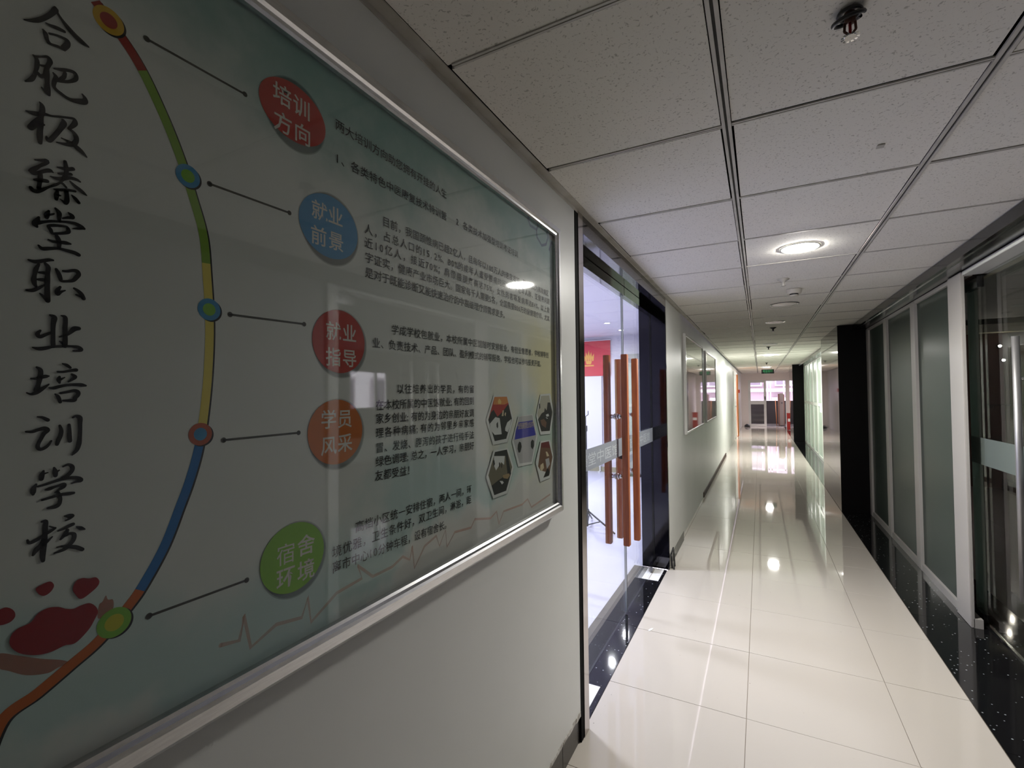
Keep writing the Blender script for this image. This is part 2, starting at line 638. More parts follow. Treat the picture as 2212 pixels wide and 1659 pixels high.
# ------------------------------------------------------------------ ceiling
HC = 2.24
ceil = struct(box('ceiling', -.70, 1.30, -2.3, 22.35, HC + .03, HC + .10, 'plenum'), 'suspended ceiling of square mineral fibre tiles on a metal grid')
BX = [-.655, -.073, .527, 1.01]
tms = {}
for ci in range(3):
    xa, xb = BX[ci], BX[ci + 1]
    w = xb - xa
    e0 = .017
    g = MB().box(.0015 if ci == 0 else e0, w - (.0015 if ci == 2 else e0), .0105, .6 - .0105, 0, .012)
    tms[ci] = g.mesh('ceiling_tile', 'mineral_tile')
row = 0
y = 1.5318 - .6 * 6
while y < 22.3:
    for ci in range(3):
        o = bpy.data.objects.new('ceiling_tile', tms[ci])
        jx = random.uniform(-.0022, .0022)
        jy = random.uniform(-.0025, .0035)
        o.location = (BX[ci] + jx, y + jy, HC + .0015 + random.uniform(0, .0015))
        if ci == 0:
            o.location.y += random.choice((0, .002, .004))
            o.rotation_euler = (random.uniform(-.002, .002), random.uniform(0, .006), random.uniform(-.0035, .0035))
        else:
            o.rotation_euler = (random.uniform(-.002, .002), random.uniform(-.002, .002), random.uniform(-.002, .002))
        if ci == 0 and abs(y - 6.33) < .31:      # the tile that has slipped and left a dark wedge
            o.rotation_euler = (0, .004, -.03)
            o.location.x -= .005
        COL.objects.link(o)
        o.parent = ceil
    y += .6
    row += 1
# main bars: two ridges with a dark slot between
for bx in BX[1:3]:
    k = -2.3
    while k < 22.3:
        e = min(k + 3.0, 22.33)
        g = MB()
        g.box(bx - .0125, bx - .0035, k, e - .001, HC - .003, HC + .004)
        g.box(bx + .0035, bx + .0125, k, e - .001, HC - .003, HC + .004)
        mb = g.build('main_bar', 'bar_metal', ceil)
        box('bar_slot', bx - .0036, bx + .0036, k, e - .001, HC + .0015, HC + .006, 'bar_dark', ceil)
        k += 3.0
# cross bars
cm = {}
for ci in range(3):
    w = BX[ci + 1] - BX[ci]
    g = MB()
    g.box(.0135, w - .0135, -.0075, -.0018, -.0005, .004)
    g.box(.0135, w - .0135, .0018, .0075, -.0005, .004)
    g.box(.0135, w - .0135, -.0019, .0019, .0018, .0045)
    cm[ci] = g.mesh('cross_bar', 'bar_metal')
y = 1.5318 - .6 * 6
while y < 22.3:
    for ci in range(3):
        o = bpy.data.objects.new('cross_bar', cm[ci])
        o.location = (BX[ci], y, HC)
        COL.objects.link(o)
        o.parent = ceil
    y += .6
# wall angle along the left edge
ang = struct(MB().box(-.688, -.655, -2.3, 22.3, HC - .002, HC + .002).box(-.6845, -.682, -2.3, 4.9, HC - .014, HC - .002).build('trim_3', 'trim_angle'), 'thin dirty metal wall angle between the left wall and the ceiling')

# ------------------------------------------------------------------ left wall
XL = -.685
wl = struct(box('wall_left', -.86, XL, -2.3, 1.885, .125, 2.6, 'wall_paint'), 'off-white painted wall on the left')
box('wall_end_pier', -.86, XL, 4.055, 4.90, .10, 2.6, 'wall_paint', wl)
XF = -.72
box('wall_run', -.86, XF, 4.90, 16.96, 0.0, 2.6, 'wall_paint', wl)
box('wall_run', -.86, XF, 17.90, 22.35, 0.0, 2.6, 'wall_paint', wl)
box('wall_over_door', -.86, XF, 16.96, 17.90, 2.06, 2.6, 'wall_paint', wl)
box('wall_over_door', -.86, XL, 1.885, 4.055, 2.245, 2.6, 'wall_paint', wl)
box('wall_core', -.86, -.703, -2.3, 1.885, 0.0, .124, 'back_plaster', wl)
box('wall_core', -.86, -.703, 4.055, 4.90, 0.0, .10, 'back_plaster', wl)
# rough plaster lip above the skirting
g = MB()
y = -2.3
while y < 1.875:
    e = min(y + random.uniform(.02, .07), 1.88)
    g.box(XL - .01, XL + random.uniform(.0008, .004), y, e, .123 - random.uniform(0, .012), .128 + random.uniform(0, .008))
    y = e
lip = g.build('plaster_lip', 'old_plaster', wl)
lip['kind'] = 'stuff'
bb = struct(box('baseboard_left', -.703, -.700, -2.3, 1.93, 0.0, .12, 'black_gap'), 'dark stone baseboard of the left wall')
y = 1.88
e = 1.93
for (a, b_) in [(1.70, 1.93), (1.10, 1.699), (.50, 1.099), (-.10, .499), (-.7, -.101), (-1.3, -.701), (-2.3, -1.301)]:
    box('baseboard_tile', -.7035, -.692, a + .001, b_, .001, .122, 'skirting_stone', bb, bevel=.0012)
for (a, b_) in [(4.06, 4.50), (4.502, 4.90)]:
    box('baseboard_tile', -.7035, -.688, a, b_, .001, .11, 'skirting_stone', bb, bevel=.0012)
for (a, b_) in [(7.0, 8.2), (8.201, 9.4), (9.401, 10.6), (10.601, 11.8)]:
    box('baseboard_tile', -.7215, -.708, a, b_, .001, .07, 'skirting_dark', bb)

# ------------------------------------------------------------------ portal and glass doors (left)
d1 = struct(empty('door_1', (-.785, 3.0, 0)), 'pair of frameless glass doors with long wooden handles in a black polished frame')
Y0, Y1 = 1.98, 4.03
MB().box(-.80, -.683, 1.887, 1.921, .0, 2.235).build('frame_gap', 'black_gap', d1)
tag(MB().box(-.87, -.680, 1.921, Y0, .0, 2.235).build('jamb', 'steel_casing', d1), 'steel jamb strip')
MB().box(-.90, -.682, Y1, 4.054, .0, 2.235).build('jamb', 'jamb_black', d1)
MB().box(-.90, -.681, Y0, Y1, 2.155, 2.235).build('frame_header', 'black_steel', d1)
MB().box(-.87, -.6805, 1.921, 4.052, 2.2355, 2.2385).build('header_trim', 'trim_angle', d1)
GX = -.806


def leaf(y0, y1, gap_side):
    lf = empty('glass_leaf', (GX, (y0 + y1) / 2, .01))
    link_to(lf, d1)
    MB().box(GX - .006, GX + .006, y0, y1, .012, 2.10).build('glass_pane', 'clear_glass', lf)
    MB().box(GX - .018, GX + .018, y0, y1, 2.098, 2.152).build('top_rail', 'black_steel', lf)
    # frosted band with clear lettering
    MB().box(GX + .0065, GX + .0072, y0, y1, 1.045, 1.158).build('frosted_band', 'frosted_band', lf)
    text_obj('极臻堂中医馆', GX + .0078, y0 + .065, 1.065, .075, (y1 - y0) * .80 / 6, 'band_letters', lf, 'band_lettering')
    # wooden pull handles, both faces
    hy = y1 - .170 if gap_side > 0 else y0 + .09
    for sx in (1, -1):
        hx = GX + sx * .057
        z0, z1 = (.50, 1.69) if gap_side > 0 else (.46, 1.68)
        MB().box(hx - .019, hx + .019, hy - .021, hy + .021, z0, z1).build('handle_bar', 'handle_wood', lf, bevel=.003)
        for zz in (.925, 1.30):
            MB().tube((GX + sx * .006, hy, zz), (hx - sx * .016, hy, zz), .013).build('handle_mount', 'chrome', lf, smooth=True)
            MB().tube((GX + sx * .0062, hy, zz), (GX + sx * .012, hy, zz), .019).build('mount_flange', 'chrome', lf, smooth=True)
    return lf


GLYPH = {}


def text_mesh(s, bold=0.):
    """vertices and faces of a glyph; a bold glyph whose outline breaks falls back to the plain one"""
    if (s, bold) not in GLYPH:
        v, f, a = glyph(s, bold)
        if bold:
            v0, f0, a0 = glyph(s, 0.)
            if not (a0 * 1.02 < a < a0 * (1 + bold * 45)):
                v, f = v0, f0
        GLYPH[(s, bold)] = (v, f)
    return GLYPH[(s, bold)]


def glyph(s, bold):
    c = bpy.data.curves.new('t', 'FONT')
    c.offset = bold
    c.body = s
    c.size = 1
    c.resolution_u = 2
    o = bpy.data.objects.new('t', c)
    COL.objects.link(o)
    dg = bpy.context.evaluated_depsgraph_get()
    me = bpy.data.meshes.new_from_object(o.evaluated_get(dg))
    v = [(a.co.x, a.co.y) for a in me.vertices]
    f = [tuple(p.vertices) for p in me.polygons]
    area = sum(p.area for p in me.polygons)
    bpy.data.objects.remove(o)
    bpy.data.curves.remove(c)
    bpy.data.meshes.remove(me)
    return v, f, area


def text_obj(s, x, y0, z0, h, adv, mat, parent, name):
    """flat lettering on a plane x = const, reading towards +y; adv = pitch of the letters"""
    g = MB()
    for i, ch in enumerate(s):
        if ch == ' ':
            continue
        v, f = text_mesh(ch)
        n = len(g.v)
        g.v += [(x, y0 + (i + a) * adv * 1.0, z0 + b_ * h + .08 * h) for a, b_ in v]
        g.f += [tuple(n + k for k in ff) for ff in f]
    return g.build(name, mat, parent)


mottled('handle_wood', (.42, .125, .035), (.30, .075, .022), 9, rough=.32, stretch=(6, 6, .6))
leaf(Y0 + .004, 3.112, 1)
leaf(3.122, Y1 - .004, -1)
MB().box(GX - .007, GX + .007, 3.1135, 3.1205, .012, 2.10).build('edge_seal', 'black_gap', d1)
MB().box(GX - .0065, GX + .0065, 3.108, 3.1118, .012, 2.098).build('glass_edge_highlight', 'edge_highlight', d1)  # light strip painting the bright reflection along the left leaf's edge
MB().box(GX - .008, GX + .008, 4.0265, 4.0295, .012, 2.10).build('edge_seal', 'black_gap', d1)
MB().box(GX - .02, GX + .02, 3.045, 3.112, 1.02, 1.15).build('lock_body', 'dark_plastic', d1, bevel=.003)
MB().box(GX - .016, GX + .016, 3.89, 4.025, .012, .075).build('pivot_patch', 'black_steel', d1, bevel=.002)
MB().box(GX - .016, GX + .016, 1.984, 2.12, .012, .075).build('pivot_patch', 'black_steel', d1, bevel=.002)

# ------------------------------------------------------------------ room behind the left doors
sr = struct(box('wall_studio', -6.1, -.87, 8.56, 8.7, 0, 2.6, 'studio_wall'), 'pale lilac wall at the back of the room on the left')
box('side_wall', -6.1, -6.0, .2, 8.7, 0, 2.6, 'studio_wall', sr)
box('side_wall', -6.1, -.87, .1, .2, 0, 2.6, 'studio_wall', sr)
box('corridor_side_lining', -.875, -.861, .2, 1.92, 0, 2.6, 'studio_wall', sr)
box('corridor_side_lining', -.875, -.861, 4.07, 8.6, 0, 2.6, 'studio_wall', sr)
box('corridor_side_lining', -.875, -.861, 1.92, 4.06, 2.24, 2.6, 'studio_wall', sr)
box('skirting', -6.0, -.88, 8.545, 8.558, 0, .09, 'yellowish', sr)
sf = struct(box('floor_studio', -6.0, -.966, .2, 8.56, -.10, 0, 'studio_floor'), 'pale lilac floor of the room on the left')
box('floor_strip', -.966, -.861, .2, 1.93, -.10, 0, 'studio_floor', sf)
box('floor_strip', -.966, -.861, 4.02, 8.56, -.10, 0, 'studio_floor', sf)
scl = struct(box('ceiling_studio', -6.0, -.861, .2, 8.56, 2.5, 2.6, 'studio_wall'), 'pale ceiling of the room on the left')


def small_spot(x, y, z, label):
    o = empty('recessed_spotlight', (x, y, z))
    MB().lathe((x, y, z), [(.052, 0), (.052, -.006), (.040, -.008), (.036, -.002)]).build('trim_ring', 'white_paint', o, smooth=True)
    MB().lathe((x, y, z), [(.036, -.003), (.0005, -.0035)]).build('lens', 'spot_lit', o)
    tag(o, label, 'ceiling light', 'small spotlights in the room behind the glass doors')
    return o


small_spot(-1.27, 4.30, 2.5, 'small round spotlight nearest the glass doors, seen at their upper left')
small_spot(-2.0, 6.87, 2.5, 'small round spotlight seen through the left glass door above the red banner')
small_spot(-2.02, 7.75, 2.5, 'small round spotlight seen at the meeting edge of the glass doors')
small_spot(-1.27, 6.35, 2.5, 'small round spotlight seen at the upper right corner of the right glass door')

# red banner with gold flame emblem, white board under it
bn = empty('red_banner', (-2.85, 8.53, 1.78))
box('banner_cloth', -3.25, -2.43, 8.525, 8.535, 1.775, 2.43, 'banner_red', bn)
box('hanging_rod', -3.27, -2.41, 8.52, 8.543, 2.43, 2.445, 'chrome', bn)
g = MB()
cx, cz = -2.845, 2.06
for i in range(5):
    a = (i - 2) * .24
    w = .022
    h = .20 - abs(i - 2) * .03
    bx = cx + (i - 2) * .040
    tip = (bx + math.sin(a) * .05, cz + h)
    g.poly([(bx - w * .6, 8.524, cz), (bx + w * .6, 8.524, cz), (bx + w, 8.524, cz + h * .5), (tip[0], 8.524, tip[1]), (bx - w, 8.524, cz + h * .5)])
g.poly([(cx - .06, 8.524, cz), (cx - .045, 8.524, cz - .06), (cx + .045, 8.524, cz - .06), (cx + .06, 8.524, cz)])
g.poly([(cx - .10, 8.524, cz - .10), (cx + .10, 8.524, cz - .10), (cx + .10, 8.524, cz - .075), (cx - .10, 8.524, cz - .075)])
tag(g.build('emblem', 'gold_ink', bn), 'gold flame emblem')
tag(bn, 'red banner with a gold flame emblem on the far wall behind the glass doors', 'banner')
wb = empty('white_board', (-2.85, 8.5, 0))
box('board_panel', -3.25, -2.60, 8.50, 8.52, .16, 1.765, 'board_white', wb)
box('board_frame', -3.27, -2.58, 8.505, 8.518, 1.765, 1.773, 'white_alu', wb)
for xx in (-3.2, -2.65):
    box('foot', xx - .02, xx + .02, 8.42, 8.53, 0, .02, 'white_alu', wb)
    box('upright', xx - .012, xx + .012, 8.50, 8.515, .02, .16, 'white_alu', wb)
tag(wb, 'tall white board standing under the red banner', 'board')
gc = empty('grey_cabinet', (-1.98, 8.3, 0))
box('carcass', -2.16, -1.62, 8.22, 8.54, .05, 2.13, 'grey_panel', gc)
box('plinth', -2.14, -1.64, 8.24, 8.52, 0, .05, 'dark_plastic', gc)
box('cabinet_door', -2.155, -1.895, 8.205, 8.219, .07, 2.11, 'grey_panel', gc)
box('cabinet_door', -1.89, -1.625, 8.205, 8.219, .07, 2.11, 'grey_panel', gc)
tag(gc, 'tall grey cabinet seen through the right glass door', 'cabinet')
# tripod stand
tp = empty('tripod_stand', (-1.68, 4.9, 0))
px, py = -1.68, 4.9
MB().tube((px, py, .02), (px, py, .66), .016).tube((px, py, .6), (px, py, 1.06), .011).build('pole', 'dark_plastic', tp, smooth=True)
MB().tube((px, py, .62), (px, py, .70), .022).build('clamp_collar', 'dark_plastic', tp, smooth=True)
MB().tube((px, py, 1.04), (px, py, 1.10), .018).build('clamp_collar', 'dark_plastic', tp, smooth=True)
MB().tube((px, py, 1.10), (px, py, 1.20), .005).tube((px, py, 1.20), (px + .03, py, 1.22), .004).tube((px + .03, py, 1.22), (px + .03, py, 1.26), .004).build('top_hook', 'dark_plastic', tp, smooth=True)
MB().tube((px, py, .15), (px, py, .20), .026).build('leg_hub', 'dark_plastic', tp, smooth=True)
for k in range(3):
    a = -.35 + k * 2 * PI / 3
    ex, ey = px + .36 * math.cos(a), py + .36 * math.sin(a)
    lg = MB().tube((px + .02 * math.cos(a), py + .02 * math.sin(a), .185), (ex, ey, .012), .009).build('leg', 'dark_plastic', tp, smooth=True)
    MB().tube((px, py, .03), (px + .19 * math.cos(a), py + .19 * math.sin(a), .105), .006).build('brace', 'dark_plastic', tp, smooth=True)
tag(tp, 'black folding tripod stand in the room behind the left glass door', 'tripod')

# paper sheets and chips on the threshold
sh = empty('paper_sheet', (-.78, 3.88, 0))
MB().box(-.846, -.722, 3.75, 4.0, .0004, .0022).build('sheet', 'paper', sh)
MB().box(-.80, -.79, 3.76, 3.99, .0023, .0026).build('fold', 'grey_plastic', sh)
tag(sh, 'white paper sheet on the black threshold under the right glass door', 'paper', None)
sh2 = MB().box(-.815, -.725, 2.06, 2.28, .0004, .0018).build('paper_sheet', 'paper')
tag(sh2, 'white paper sheet on the threshold beside the steel jamb, near end of the doors', 'paper')
fl = [(-.632, 2.95), (-.628, 2.968), (-.62, 2.985), (-.607, 2.99), (-.612, 2.965), (-.622, 2.945)]
g = MB()
n = len(fl)
g.v = [(a, b_, .0003) for a, b_ in fl] + [(a, b_, .0022) for a, b_ in fl]
g.f = [tuple(range(n))[::-1], tuple(range(n, 2 * n))] + [(i, (i + 1) % n, n + (i + 1) % n, n + i) for i in range(n)]
tag(g.build('paint_flake', 'paper'), 'small white paint flake lying on the beige floor near the doors', 'debris')
db = MB()
for i in range(16):
    yy = random.choice((random.uniform(1.95, 2.3), random.uniform(3.7, 4.1)))
    xx = random.uniform(-.74, -.66)
    s = random.uniform(.002, .005)
    db.v += [(xx, yy, .0006), (xx + s, yy + s * .3, .0006), (xx + s * .4, yy + s, .0006), (xx + s * .4, yy + s * .4, .0006 + s * .6)]
    k = len(db.v) - 4
    db.f += [(k, k + 1, k + 3), (k + 1, k + 2, k + 3), (k + 2, k, k + 3), (k, k + 2, k + 1)]
tag(db.build('plaster_crumbs', 'paper'), 'white plaster crumbs scattered along the threshold', 'debris', kind='stuff')
# black cable bundle at the foot of the right jamb
g = MB()
g.tube((-.668, 4.07, .006), (-.672, 4.06, .12), .008).tube((-.672, 4.06, .12), (-.660, 4.09, .17), .006).tube((-.655, 4.12, .006), (-.66, 4.10, .15), .006).tube((-.650, 4.05, .004), (-.668, 4.16, .09), .005)
tag(g.build('cable_bundle', 'dark_plastic', smooth=True), 'black frayed cable bundle at the foot of the black door frame', 'cable')

